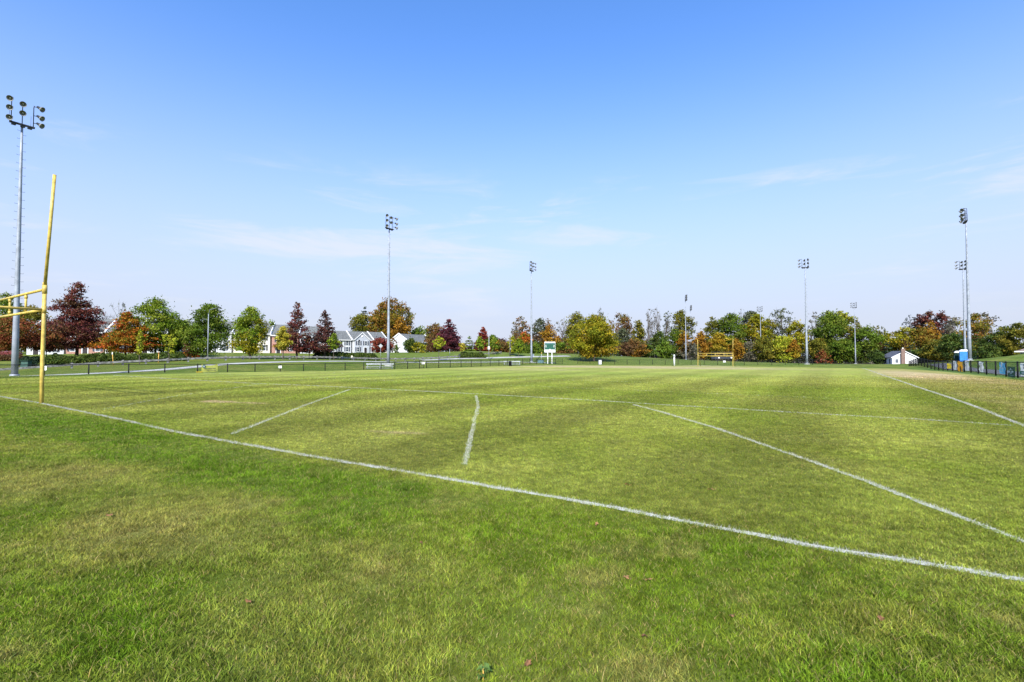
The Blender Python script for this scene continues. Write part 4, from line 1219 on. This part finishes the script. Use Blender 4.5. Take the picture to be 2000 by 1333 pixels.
# undergrowth at the foot of the woods: a dark tangle nobody could count
def tangle(name, runs, pal, label, dens=1.0):
    Vs, Fs, Cs, k = [], [], [], 0
    for (x0, z0, x1, z1, h) in runs:
        L = math.hypot(PX(x1, z1) - PX(x0, z0), z1 - z0)
        n = int(L * 130 * dens)
        t = rng.random(n)
        X = PX(x0, z0) + (PX(x1, z1) - PX(x0, z0)) * t
        Y = z0 + (z1 - z0) * t + rng.normal(size=n) * 2.2
        hh = h * (.45 + .8 * fbm(X / 5 + 7, Y / 5, 3))
        P = np.stack([X, Y, gz(X, Y) + hh * rng.random(n) ** .8], 1)
        pr = np.array(PAL[pal])
        c_ = pr[rng.integers(0, len(pr), n)] * (.55 + .6 * fbm(X / 3, Y / 3 + 40, 2))[:, None] * (.7 + .5 * rng.random(n))[:, None]
        V, Fq, Cc = leaves(P, np.full(n, .36), c_)
        Vs.append(V); Fs.append(Fq + k); Cs.append(Cc)
        k += len(V)
    link(name, np_mesh(name, np.concatenate(Vs), np.concatenate(Fs), np.concatenate(Cs), M['leaf']), label=label, cat='undergrowth', kind='stuff')
tangle('undergrowth', [(1000, 190, 1150, 200, 5), (1150, 195, 1360, 205, 7), (1350, 240, 1480, 252, 9), (1480, 250, 1720, 246, 10), (1700, 215, 1800, 195, 7), (1790, 190, 1960, 140, 6)], 'dgreen', 'dark tangled undergrowth along the foot of the woods', 1.0)
tangle('undergrowth', [(1000, 205, 1360, 222, 9), (1350, 262, 1720, 262, 15), (1720, 240, 1860, 190, 11)], 'brown', 'brown thicket deeper in the woods', .8)
tangle('distant_wood', [(560, 330, 1010, 330, 9), (-40, 260, 330, 290, 9)], 'greygreen', 'low distant wood behind the houses', .7)

def hedge(px0, Z0, px1, Z1, h, dep, label, pal='dgreen', lump=1.0):
    x0, x1 = PX(px0, Z0), PX(px1, Z1)
    L = math.hypot(x1 - x0, Z1 - Z0)
    root = empty('hedge', (x0, Z0, gzf(x0, Z0)), label=label, cat='hedge')
    n = int(L * dep * 260)
    t, q = rng.random(n), rng.random(n) * 2 - 1
    dx, dy = (x1 - x0) / L, (Z1 - Z0) / L
    X = x0 + dx * t * L - dy * q * dep / 2
    Y = Z0 + dy * t * L + dx * q * dep / 2
    top = h * (.62 + .55 * lump * (fbm(X / 1.5 + 3, Y / 1.5, 3)) - .1 * lump) * np.sqrt(np.clip(1.02 - q * q * .8, 0, 1)) * np.clip(np.minimum(t, 1 - t) * L / 1.2 + .35, 0, 1)
    Z = gz(X, Y) + top * np.maximum(rng.random(n) ** .35, .04)
    pr = np.array(PAL[pal])
    c_ = pr[rng.integers(0, len(pr), n)] * (.62 + .7 * rng.random(n))[:, None] * (.8 + .5 * fbm(X / .8, Y / .8 + 9, 2))[:, None]
    V, Fq, Cc = leaves(np.stack([X - x0, Y - Z0, Z - root.location.z], 1), np.full(n, .17), c_, .2)
    link('foliage', np_mesh('foliage', V, Fq, Cc, M['leaf']), root)
    mb = MB()
    for k in range(max(3, int(L / 2.5))):
        f = (k + .5) / max(3, int(L / 2.5))
        mx, my = x0 + dx * f * L, Z0 + dy * f * L
        z = gzf(mx, my) - root.location.z
        mb.tube([(mx - x0, my - Z0, z - .1), (mx - x0 + .1, my - Z0, z + h * .5)], [.06, .03], 5)
    mb.build('stems', M['bark'], root)
hedge(84, 84, 362, 93, 2.0, 4.2, 'long dark juniper hedge below the left houses', 'dgreen', 1.1)
hedge(40, 84, 90, 85, 2.0, 3.6, 'shaded dark shrub hedge behind the green utility box', 'pine', 1.0)
hedge(-60, 96, 44, 98, 1.6, 3.0, 'rusty low hedge behind the left floodlight pole', 'brown', .8)
hedge(612, 112, 737, 121, 2.3, 3.2, 'long clipped green hedge in front of the grey gabled house', 'dgreen', .5)
hedge(896, 141, 947, 143, 2.2, 3.6, 'short clipped hedge on the grass berm', 'dgreen', .5)
hedge(100, 90, 116, 91, 3.4, 3.0, 'round dark bush by the brick house window', 'dgreen', .6)

# ------------------------------------------------------------------ small things
def at(px, Z):
    x = PX(px, Z)
    return x, Z, gzf(x, Z)

def scoreboard():
    Z = 121
    x, y, z = at(1074, Z)
    root = empty('scoreboard', (x, y, z), R(6), label='green and white scoreboard on two white posts beyond the left fence', cat='scoreboard')
    zt, zb, wd = PZ(668, Z) - z, PZ(688.6, Z) - z, 2.72
    for s_ in (-.53, .53):
        MB().box((s_, .14, zb / 2 - .1), (.17, .17, zb + .2)).build('post', M['white'], root)
    hpan = zt - zb
    MB().box((0, .1, zb + hpan / 2), (wd, .3, hpan)).build('cabinet', M['white'], root)
    pb, pt = zb + hpan * .26, zt - hpan * .09
    p = MB().box((0, -.065, (pb + pt) / 2), (wd - .12, .03, pt - pb)).build('panel', M['board'], root)
    d = MB()
    for sx in (-1, 1):
        for zz, w_ in ((.62, .26), (.40, .34)):
            d.box((sx * (wd / 2 - .2 - w_ / 2), -.09, pb + (pt - pb) * zz), (w_, .02, .11))
    d.box((0, -.09, pb + .08), (.4, .02, .1))
    d.build('digit_panel', M['white'], p)
    MB().box((0, -.09, pt - .17), (wd - .3, .02, .22)).build('header_strip', M['teal'], p)
scoreboard()

def bench(px, Z, L, label, back=True, rz=-YAW + math.pi / 2):
    x, y, z = at(px, Z)
    root = empty('team_bench', (x, y, z), rz, label=label, cat='bench', group='aluminium team benches along the left fence')
    MB().box((0, 0, .45), (L, .28, .05)).build('seat', M['alu'], root)
    if back:
        MB().box((0, .24, .82), (L, .05, .22)).build('backrest', M['alu'], root)
    MB().box((0, -.32, .2), (L, .2, .04)).build('footrest', M['alu'], root)
    n = int(L / 1.5) + 1
    for k in range(n):
        q = -L / 2 + .2 + (L - .4) * k / (n - 1)
        MB().tube([(q, -.2, -.05), (q, -.1, .43), (q, .2, .46), (q, .25, .9)], .03, 6).tube([(q, .28, -.05), (q, .18, .45)], .03, 6).build('leg', M['alu'], root)
bench(742, 75.5, 4.2, 'long aluminium bench at the foot of the second floodlight pole', True, R(4))
bench(1000, 103, 3.6, 'aluminium bench beside the black litter bin, left of the third floodlight pole', True, R(4))
x, y, z = at(996.5, 101)
b_ = empty('litter_bin', (x, y, z), label='black litter bin at the aluminium bench beyond the left fence', cat='bin')
MB().lathe([(.24, 0), (.30, .1), (.32, .85), (.34, .88)], (0, 0, 0), (0, 0, 1), 14).lathe([(.30, .9), (.2, 1.0), (0, 1.03)], (0, 0, 0), (0, 0, 1), 14).build('drum', M['black'], b_)
MB().lathe([(.345, .86), (.355, .9), (.31, .92)], (0, 0, 0), (0, 0, 1), 14).build('rim', M['dark'], b_)

def notice(px, Z, zc, w_, h, label, rz=0.0, mat_='white', marks=True):
    x = PX(px, Z)
    z = gzf(x, Z)
    root = empty('notice', (x, Z, z + zc), rz, label=label, cat='sign', group='white notices on the fences')
    MB().box((0, 0, 0), (w_, .02, h)).build('panel', M[mat_], root)
    if marks:
        m = MB()
        for k, q in enumerate((.28, .08, -.12, -.3)):
            m.box((0, -.014, q * h), (w_ * (.7 - .12 * (k % 2)), .006, h * .07))
        m.build('lettering', M['ink'], root)
def on_fence(P, px):                              # nearest fence post to a sight line
    return min(P, key=lambda p: abs(CX + F * p[0] / p[1] - px))
for P, px, sz, lab in ((LF, 88, .52, 'white notice on the fence post beside the near goal'), (LF, 548, .42, 'small white notice on the left fence below the yellow tree'), (LF, 825, .5, 'white notice on the narrow gate in the left fence')):
    p = on_fence(P, px)
    off = (.5, .7) if px == 825 else (0, 0)
    xx, yy = p[0] + off[0], p[1] + off[1] - .07
    notice(CX + F * xx / yy, yy, .92, sz, sz * .72, lab, R(2))
notice(1414.5, 117.5, 1.0, .6, .42, 'white notice on the far fence behind the far goal', 0)

# yellow banner on the left fence
def banner_left():
    a, b = on_fence(LF, 386), on_fence(LF, 444)
    d = Vector((b[0] - a[0], b[1] - a[1], 0))
    rz = math.atan2(d.y, d.x)
    x, y = a[0] + d.x * .12, a[1] + d.y * .12
    root = empty('banner', (x + .05, y - .06, gzf(x, y)), rz, label='lime yellow banner sagging on the left fence', cat='banner')
    n, mrows = 16, 6
    L = 1.62
    V, Fc = [], []
    for j in range(mrows + 1):
        for i in range(n + 1):
            s_, t = i / n, j / mrows
            sag = -.13 * math.sin(math.pi * s_) * (1 - .6 * t) + .05 * s_ * t
            V.append((s_ * L, -.02 - .03 * math.sin(3 * math.pi * s_) * t * (1 - .4 * t), 1.2 + sag * (1 if t < .3 else .5) - t * (.86 - .05 * s_)))
    for j in range(mrows):
        for i in range(n):
            k = j * (n + 1) + i
            Fc.append((k, k + n + 1, k + n + 2, k + 1))
    mb = MB().add(V, Fc, True)
    mb.build('cloth', M['lime'], root)
    lg = MB().lathe([(0, 0), (.17, 0), (.17, .012), (.11, .013)], (.22, -.06, .98), (0, -1, 0), 18).build('emblem', M['teal'], root)
    st = [(.22 + math.cos(math.pi / 2 + k * math.pi / 5) * (.09 if k % 2 == 0 else .04), -.08, .98 + math.sin(math.pi / 2 + k * math.pi / 5) * (.09 if k % 2 == 0 else .04)) for k in range(10)]
    MB().add(st, [tuple(range(10))]).build('star', M['white'], lg)
    m = MB()
    for z0, runs in ((.72, ((.28, .52), (.60, .72), (.76, .9), (.95, 1.05), (1.12, 1.4))), (.52, ((.55, .8), (.9, 1.2), (1.25, 1.5)))):
        for a_, b_2 in runs:
            q = a_
            while q < b_2:
                m.box((q, -.06, z0 + .02 * (int(q * 37) % 3)), (.032, .008, .085 if z0 > .6 else .055))
                q += .05
    m.build('lettering', M['ink'], root)
banner_left()
def ybox():
    p = on_fence(LF, 386)
    root = empty('yellow_crate', (p[0] + .42, p[1] - .35, gzf(p[0], p[1] - .3)), R(20), label='small bright yellow crate on the grass under the lime banner', cat='crate')
    m = MB().box((0, 0, .02), (.46, .42, .04))
    for sx, sy, wx, wy in ((0, -.2, .46, .03), (0, .2, .46, .03), (-.22, 0, .03, .37), (.22, 0, .03, .37)):
        m.box((sx, sy, .2), (wx, wy, .32))
    m.build('tub', M['vinyl_yellow'], root)
    MB().box((0, -.2, .385), (.54, .05, .05)).box((0, .2, .385), (.54, .05, .05)).box((-.245, 0, .385), (.05, .34, .05)).box((.245, 0, .385), (.05, .34, .05)).build('rim', M['vinyl_yellow'], root)
ybox()

# right fence banners: hung between posts, facing the pitch
def rb(px0, px1, z0, z1, matn, label, marks=None, wave=.02):
    # intersect the sight lines with the fence line, then hang the cloth 6 cm on the pitch side
    def hit(px):
        k = (px - CX) / F
        p0, dx, dy = RF[0], math.sin(YAW), math.cos(YAW)
        t = (k * p0[1] - p0[0]) / (dx - k * dy)
        return p0[0] + dx * t, p0[1] + dy * t
    a, b = hit(px1), hit(px0)                     # a is nearer
    ax, ay = a
    bx, by = b
    L = math.hypot(bx - ax, by - ay)
    rz = math.atan2(ay - by, ax - bx)
    nx, ny = -math.cos(YAW), math.sin(YAW)
    root = empty('banner', (bx + nx * .07, by + ny * .07, gzf(bx, by)), rz, label=label, cat='banner', group='advertising banners on the right fence')
    V, Fc, n, mr = [], [], 8, 10
    for j in range(mr + 1):
        for i in range(n + 1):
            s_, t = i / n, j / mr
            V.append((s_ * L, -wave * math.sin(2 * math.pi * (s_ * .8 + t * 1.7)) - .01, z1 - (z1 - z0) * t + wave * .8 * math.sin(math.pi * s_ * 2) * (t < .05)))
    for j in range(mr):
        for i in range(n):
            k = j * (n + 1) + i
            Fc.append((k, k + n + 1, k + n + 2, k + 1))
    MB().add(V, Fc, True).build('cloth', M[matn], root)
    if marks:
        marks(root, L, z0, z1)
    return root
def vert_letters(root, L, z0, z1):
    m = MB()
    h = z1 - z0
    for k in range(9):
        zc = z1 - h * (.14 + .09 * k)
        m.box((L * .5, -.06, zc), (L * .5, .01, h * .026))
        m.box((L * (.34 if k % 2 else .62), -.06, zc - h * .028), (L * .1, .01, h * .04))
    m.build('lettering', M['ink'], root)
def blue_marks(root, L, z0, z1):
    h = z1 - z0
    MB().lathe([(0, 0), (min(L * .26, .2), 0), (min(L * .26, .2), .012)], (L * .5, -.05, z1 - h * .2), (0, -1, 0), 18).build('emblem', M['white'], root)
    m = MB()
    for q, w_ in ((.45, .75), (.52, .7), (.66, .5), (.78, .5)):
        m.box((L * .46, -.05, z1 - h * q), (L * w_, .01, h * .03))
    m.build('lettering', M['white'], root)
def orange_marks(root, L, z0, z1):
    h = z1 - z0
    MB().lathe([(0, 0), (h * .3, 0), (h * .3, .012)], (L * .62, -.045, z0 + h * .24), (0, -1, 0), 20).build('emblem', M['brown'], root)
def text_on(root, s, x, z, size, matn):
    cu = bpy.data.curves.new('lettering', 'FONT')
    cu.body = s
    cu.size = size
    cu.align_x = 'CENTER'
    cu.extrude = .004
    cu.offset = .012
    cu.materials.append(M[matn])
    tmp = bpy.data.objects.new('lettering_curve', cu)
    COL.objects.link(tmp)
    bpy.context.view_layer.update()
    me = bpy.data.meshes.new_from_object(tmp.evaluated_get(bpy.context.evaluated_depsgraph_get()))
    bpy.data.objects.remove(tmp)
    o = bpy.data.objects.new('lettering', me)
    o.parent = root
    o.location = (x, -.055, z)
    o.rotation_euler = (math.pi / 2, 0, 0)
    COL.objects.link(o)
    return o
def plb(root, L, z0, z1):
    t_ = text_on(root, 'PLB', L * .5, z0 + (z1 - z0) * .36, .29, 'white')
    t_.scale[0] = .84 * L / max(v.co.x for v in t_.data.vertices) / 2
    m = MB().box((L * .5, -.05, z0 + (z1 - z0) * .78), (L * .1, .01, .09)).box((L * .5, -.05, z0 + (z1 - z0) * .7), (L * .5, .01, .02)).box((L * .6, -.05, z0 + (z1 - z0) * .2), (L * .6, .01, .02))
    m.build('emblem', M['white'], root)
def wg(root, L, z0, z1):
    h = z1 - z0
    MB().lathe([(h * .1, 0), (h * .17, 0), (h * .17, .012), (h * .1, .012)], (L * .5, -.05, z0 + h * .74), (0, -1, 0), 20).build('emblem', M['ink'], root)
    f = MB().box((L * .5, -.05, z0 + h * .24), (L, .012, h * .3)).build('green_band', M['signgreen'], root)
    MB().box((L * .5, -.064, z0 + h * .24), (L * .5, .01, h * .1)).build('lettering', M['white'], f)
rb(1850.5, 1859, .28, .92, 'vinyl_yellow', 'plain yellow banner, farthest from the camera on the right fence')
rb(1863, 1869, .2, 1.2, 'white_vinyl', 'narrow white banner with vertical lettering, between the yellow and the orange one', vert_letters)
rb(1871.5, 1881.5, .05, 1.14, 'orange', 'orange banner with round brown print on the right fence', orange_marks, .03)
rb(1886, 1893.3, .2, 1.18, 'white_vinyl', 'narrow white banner with vertical lettering, right of the orange one', vert_letters)
rb(1914, 1922, .22, 1.18, 'white_vinyl', 'crumpled white banner hanging alone left of the double fence post', vert_letters, .04)
rb(1953.5, 1965, .22, 1.16, 'sky', 'sky blue banner with white emblem on the right fence', blue_marks)
rb(1969.5, 1984, .02, .86, 'darkgreen', 'dark green banner with white letters PLB on the right fence', plb, .01)
rb(1994.5, 2012, .2, 1.16, 'white_vinyl', 'white and green banner cut off by the right edge', wg)

# portable toilets
def toilet(px, Z, matn, label, dz=0):
    x, y, z = at(px, Z)
    root = empty('portable_toilet', (x, y, z), R(-38), label=label, cat='portable toilet', group='portable toilets behind the right fence')
    MB().box((0, 0, 1.05), (1.15, 1.15, 2.1)).box((0, 0, .06), (1.25, 1.25, .12)).build('cabin', M[matn], root)
    MB().add([(-.64, -.64, 2.1), (.64, -.64, 2.1), (.64, .64, 2.1), (-.64, .64, 2.1), (-.64, -.64, 2.22), (.64, -.64, 2.22), (.64, .64, 2.22), (-.64, .64, 2.22), (-.4, -.4, 2.42), (.4, -.4, 2.42), (.4, .4, 2.42), (-.4, .4, 2.42)],
             [(0, 3, 2, 1), (0, 1, 5, 4), (1, 2, 6, 5), (2, 3, 7, 6), (3, 0, 4, 7), (4, 5, 9, 8), (5, 6, 10, 9), (6, 7, 11, 10), (7, 4, 8, 11), (8, 9, 10, 11)]).build('roof', M['white'], root)
    d = MB().box((-.6, 0, 1.08), (.05, .82, 1.9)).build('door', M[matn], root)
    MB().box((-.635, 0, 1.45), (.02, .34, .62)).build('notice_panel', M['white'], d)
    v = MB()
    for q in (-.3, 0, .3):
        v.box((q, -.585, 1.0), (.06, .03, 1.6))
    v.box((0, -.59, 1.9), (.9, .03, .12))
    v.build('wall_ribs', M[matn], root)
toilet(1882.5, 86, 'blue', 'bright blue portable toilet with white roof, right of the dark green one')
toilet(1872.5, 88, 'darkgreen', 'dark green portable toilet with white roof, left behind the blue one')

# street furniture
def street_lamp(px, Z, ytop, label, arm=1.8, matn='galv'):
    x, y, z = at(px, Z)
    h = PZ(ytop, Z) - z
    root = empty('street_lamp', (x, y, z), label=label, cat='street lamp')
    MB().tube([(0, 0, -.1), (0, 0, h * .88)], [.11, .06], 10).tube([(0, 0, h * .86), (.25, 0, h * .96), (arm, 0, h)], [.05, .04, .03], 8).lathe([(.2, 0), (.2, .3), (.12, .34)], (0, 0, 0), (0, 0, 1), 10).build('pole', M[matn], root)
    MB().box((arm + .25, 0, h), (.75, .28, .14)).build('lamp_head', M['dark'], root)
street_lamp(406, 96, 601, 'tall grey street lamp with arm to the right, in front of the gappy green tree')
def lantern():
    x, y, z = at(701.5, 150)
    h = PZ(664, 150) - z
    root = empty('lamp_post', (x, y, z), label='dark lamp post in front of the grey front gable', cat='street lamp')
    MB().tube([(0, 0, -.1), (0, 0, h - .5)], [.1, .07], 8).build('pole', M['dark'], root)
    MB().lathe([(.08, h - .5), (.25, h - .35), (.3, h - .1), (.12, h), (0, h + .05)], (0, 0, 0), (0, 0, 1), 10).build('lantern', M['dark'], root)
lantern()
def meter_pole():
    x, y, z = at(955, 138)
    h = PZ(646, 138) - z
    root = empty('electric_pole', (x, y, z), label='white pole with electric meter box beside the short berm hedge', cat='pole')
    MB().tube([(0, 0, -.1), (0, 0, h)], [.1, .07], 10).build('pole', M['alu'], root)
    zb = PZ(680, 138) - z
    MB().box((-.02, -.16, zb), (.55, .2, .8)).build('meter_box', M['white'], root)
meter_pole()
def wood_pole():
    x, y, z = at(996, 150)
    h = PZ(655, 150) - z
    root = empty('wooden_pole', (x, y, z), label='bare wooden utility pole left of the young lime yellow tree', cat='pole')
    MB().tube([(0, 0, -.1), (0, 0, h)], [.17, .12], 10).lathe([(.12, h), (.05, h + .1)], (0, 0, 0), (0, 0, 1), 8).build('pole', M['palebark'], root)
    MB().box((.2, -.05, 2.2), (.18, .3, .5)).build('junction_box', M['alu'], root)
wood_pole()
def road_sign():
    x, y, z = at(743.5, 118)
    h = PZ(676, 118) - z
    root = empty('road_sign', (x, y, z), R(5), label='diamond road sign seen from its grey back, beside the clipped hedge', cat='sign')
    MB().tube([(0, 0, -.1), (0, 0, h + .1)], .035, 6).build('post', M['galv'], root)
    q = .52
    MB().add([(0, -.05, h - q), (q, -.05, h), (0, -.05, h + q), (-q, -.05, h), (0, -.03, h - q), (q, -.03, h), (0, -.03, h + q), (-q, -.03, h)],
             [(3, 2, 1, 0), (4, 5, 6, 7), (0, 1, 5, 4), (1, 2, 6, 5), (2, 3, 7, 6), (3, 0, 4, 7)]).build('panel', M['alu'], root)
road_sign()
def thin_post(name, px, Z, ytop, r, matn, label, cat='post', lean=0.0, cap=None):
    x, y, z = at(px, Z)
    h = PZ(ytop, Z) - z
    root = empty(name, (x, y, z), label=label, cat=cat)
    MB().tube([(0, 0, -.1), (lean, 0, h)], [r, r * .85], 8).lathe([(r * .9, h), (0, h + r)], (lean, 0, 0), (0, 0, 1), 8).build('shaft', M[matn], root)
    if cap:
        MB().lathe([(r * 1.3, h * .82), (r * 1.4, h * .9), (r * 1.2, h * .98)], (lean * .9, 0, 0), (0, 0, 1), 8).build('collar', M[cap], root)
thin_post('marker_stake', 222.5, 79, 688, .06, 'stake', 'leaning yellow marker stake behind the timber guardrail, left of the slim young tree', 'stake', -.25, 'white')
thin_post('marker_stake', 310, 83, 688, .07, 'stake', 'upright orange yellow marker stake behind the timber guardrail, left of the leaning young tree', 'stake', .03, 'brown')
thin_post('white_post', 1316.7, 118, 694, .2, 'white', 'thick white post in front of the wood, left of the far goal', 'post', 0, 'alu')
thin_post('sign_post', 878.5, 130, 682, .05, 'alu', 'thin bare post on the berm right of the young yellow green tree', 'post', 0, 'galv')
thin_post('marker_post', 1057.5, 128, 688, .07, 'alu', 'small post with yellow top left of the scoreboard', 'post', 0, 'vinyl_yellow')
def small_sign(px, Z, ytop, w_, label, matn='white'):
    x, y, z = at(px, Z)
    h = PZ(ytop, Z) - z
    root = empty('verge_sign', (x, y, z), label=label, cat='sign')
    MB().tube([(0, 0, -.1), (0, 0, h - .1)], .03, 6).build('post', M['galv'], root)
    MB().box((0, -.05, h - w_ * .6), (w_, .03, w_ * 1.2)).build('panel', M[matn], root)
small_sign(687.5, 108, 695.0, .32, 'small cream white sign in front of the long clipped hedge', 'cream')
small_sign(1041, 128, 692, .5, 'small white sign beside the third floodlight pole')
small_sign(897.5, 134, 692, .5, 'small dark sign at the left end of the berm hedge', 'dark')
def cabinet():
    x, y, z = at(1171.5, 124)
    root = empty('utility_cabinet', (x, y, z), R(8), label='pale grey utility cabinet in front of the golden maple', cat='cabinet')
    MB().box((0, 0, .55), (.72, .5, 1.1)).box((0, 0, 1.13), (.8, .58, .06)).build('housing', M['alu'], root)
    MB().box((0, -.26, .58), (.6, .02, .9)).build('door', M['white'], root)
    MB().box((.22, -.28, .6), (.04, .02, .16)).build('handle', M['dark'], root)
cabinet()
def transformer():
    x, y, z = at(52, 80)
    root = empty('transformer_box', (x, y, z), R(6), label='dark green utility transformer box in front of the shaded hedge', cat='utility box')
    m = MB().add([(-.55, -.45, 0), (.55, -.45, 0), (.55, .45, 0), (-.55, .45, 0), (-.5, -.3, 1.05), (.5, -.3, 1.05), (.55, .45, 1.15), (-.55, .45, 1.15)], [(0, 3, 2, 1), (4, 5, 6, 7), (0, 1, 5, 4), (1, 2, 6, 5), (2, 3, 7, 6), (3, 0, 4, 7)])
    m.build('housing', M['bin_green'], root)
    MB().box((0, .02, 1.14), (1.15, 1.0, .05)).build('lid', M['bin_green'], root)
    MB().box((0, 0, -.02), (1.5, 1.3, .12)).build('pad', M['concrete'], root)
transformer()
def trash2():
    x, y, z = at(1056, 122)
    root = empty('equipment_box', (x, y, z), R(5), label='dark grey equipment box by the guardrail, left of the scoreboard legs', cat='box')
    MB().box((0, 0, .4), (1.5, .7, .7)).build('body', M['teal'], root)
    MB().box((0, 0, .79), (1.58, .78, .07)).build('lid', M['dark'], root)
trash2()

def car():
    x, y, z = at(17, 108)
    root = empty('parked_car', (x, y, z), R(10), label='dark red car parked behind the rusty hedge at the far left', cat='car')
    prof = [(-2.1, .35), (-2.15, .75), (-1.9, .92), (-1.2, .98), (-.6, 1.42), (.7, 1.45), (1.35, 1.02), (2.0, .9), (2.15, .65), (2.1, .35)]
    n = len(prof)
    V = [(a, s_ * (.86 if b < 1.1 else .7), b) for s_ in (-1, 1) for a, b in prof]
    Fc = [tuple(range(n)), tuple(range(2 * n - 1, n - 1, -1))] + [(k, k + n, (k + 1) % n + n, (k + 1) % n) for k in range(n)]
    MB().add(V, Fc).build('body', M['carred'], root)
    MB().add([(-1.05, -.82, 1.03), (1.15, -.82, 1.03), (.62, -.74, 1.38), (-.55, -.74, 1.38)], [(0, 1, 2, 3)]).build('side_window', M['glass'], root)
    for a in (-1.3, 1.35):
        for s_ in (-1, 1):
            wh = MB().lathe([(.2, -.1), (.33, -.1), (.33, .1), (.2, .1)], (a, s_ * .8, .33), (0, 1, 0), 16).build('wheel', M['rubber'], root)
            MB().lathe([(0, -.11), (.2, -.11), (.2, .11), (0, .11)], (a, s_ * .8, .33), (0, 1, 0), 12).build('rim', M['alu'], wh)
car()

def backstop():
    x, y, z = at(1409, 150)
    root = empty('backstop', (x, y, z), R(0), label='chain link baseball backstop with dark padding seen through the far goal', cat='backstop')
    W_, H = 6.2, 2.9
    pts = [(-W_ / 2, 0), (-W_ / 4, 1.2), (W_ / 4, 1.2), (W_ / 2, 0)]
    for a, b in pts:
        MB().tube([(a, b, -.1), (a, b, H)], .05, 6).build('post', M['dark'], root)
    r, n, p = MB(), MB(), MB()
    for (a, b), (c_, d) in zip(pts, pts[1:]):
        for zz in (1.35, H):
            r.tube([(a, b, zz), (c_, d, zz)], .035, 6)
        chain(n, (a, b, 0), (c_, d, 0), H, .16, .004)
        L = math.hypot(c_ - a, d - b)
        p.box(((a + c_) / 2, (b + d) / 2 - .08, 1.05), (L, .08, .55), math.atan2(d - b, c_ - a))
    r.build('rail', M['dark'], root)
    n.build('chain_mesh', M['dark'], root)
    p.build('padding', M['blade_trim'], root)
    m = MB()
    for q in (-.9, 2.9):
        m.box((q, -.3, 1.1), (.42, .03, .4))
    m.build('plate', M['white'], root)
backstop()

# fallen leaves and a broad leaved weed in the near grass
def leaf_mesh(k):
    r = random.Random(k)
    out, n = [], 14
    for i in range(n):
        t = 2 * math.pi * i / n
        q = (.032 if i % 2 == 0 else .018) * (1 + .25 * math.cos(t)) * (.8 + .4 * r.random())
        out.append((q * math.cos(t) * 1.2, q * math.sin(t) * .85, .008 * math.sin(2 * t) + .006 * r.random()))
    m = MB().add([(0, 0, .004)] + out, [(0, i + 1, (i + 1) % n + 1) for i in range(n)])
    m.tube([(-.03, 0, .003), (-.06, .004, .01)], .0014, 4)
    return m
def px_ground(px, py):
    Z = F * EYE / (py - HY)
    return PX(px, Z), Z
for k, (px, py, matn, lab) in enumerate([
    (824, 1062, 'rust_leaf', 'dark red brown fallen leaf left of centre in the near grass'), (1222, 1128, 'dryleaf', 'upper tan fallen leaf right of centre'), (1262, 1133, 'dryleaf', 'curled tan fallen leaf lying just right of another'),
    (1028, 1296, 'rust_leaf', 'orange fallen leaf near the bottom edge, by the weed'), (1255, 1242, 'rust_leaf', 'reddish fallen leaf right of the weed'), (492, 1174, 'rust_leaf', 'small orange fallen leaf at lower left'),
    (222, 1008, 'rust_leaf', 'dark brown fallen leaf on the left, near the pale dry patch'), (1425, 1202, 'dryleaf', 'pale tan fallen leaf at lower right, near the bright green tuft'), (1710, 1208, 'rust_leaf', 'brown fallen leaf below the end line at right'),
    (1224, 949, 'dryleaf', 'tan fallen leaf on the mown pitch beyond the end line'), (1386, 958, 'dryleaf', 'tan fallen leaf on the pitch, right of its neighbour'), (1164, 1026, 'dryleaf', 'small tan fallen leaf just below the end line')]):
    x, y = px_ground(px, py)
    o = leaf_mesh(k).build('fallen_leaf', M[matn], None, (x, y, gzf(x, y) + .022), label=lab, cat='leaf', group='fallen leaves on the grass')
    o.rotation_euler = (random.uniform(-.5, .5), random.uniform(-.5, .5), random.uniform(0, 6))
    o.scale = (.62,) * 3 if y < 4 else (.9,) * 3
def weed():
    x, y = px_ground(945, 1318)
    root = empty('weed', (x, y, gzf(x, y)), label='broad leaved green weed at the bottom edge, left of centre', cat='weed')
    m = MB()
    for k in range(11):
        a = k * 2.4
        L = .028 + .016 * random.random()
        h = .02 + .035 * random.random()
        d = Vector((math.cos(a), math.sin(a), 0))
        s_ = Vector((-math.sin(a), math.cos(a), 0)) * L * .32
        b = Vector((0, 0, h))
        m.add([b + d * .01, b + d * L * .5 + s_ + Vector((0, 0, .018)), b + d * L + Vector((0, 0, .006)), b + d * L * .5 - s_ + Vector((0, 0, .018)), b + d * L * .5 + Vector((0, 0, .01))], [(0, 4, 1), (1, 4, 2), (2, 4, 3), (3, 4, 0)], True)
    m.build('leaves', mat('weed_leaf', (.085, .15, .025), .6, 0, .2, 30), root)
    MB().tube([(0, 0, -.01), (0, 0, .05)], .003, 5).build('stem', M['stake'], root)
weed()
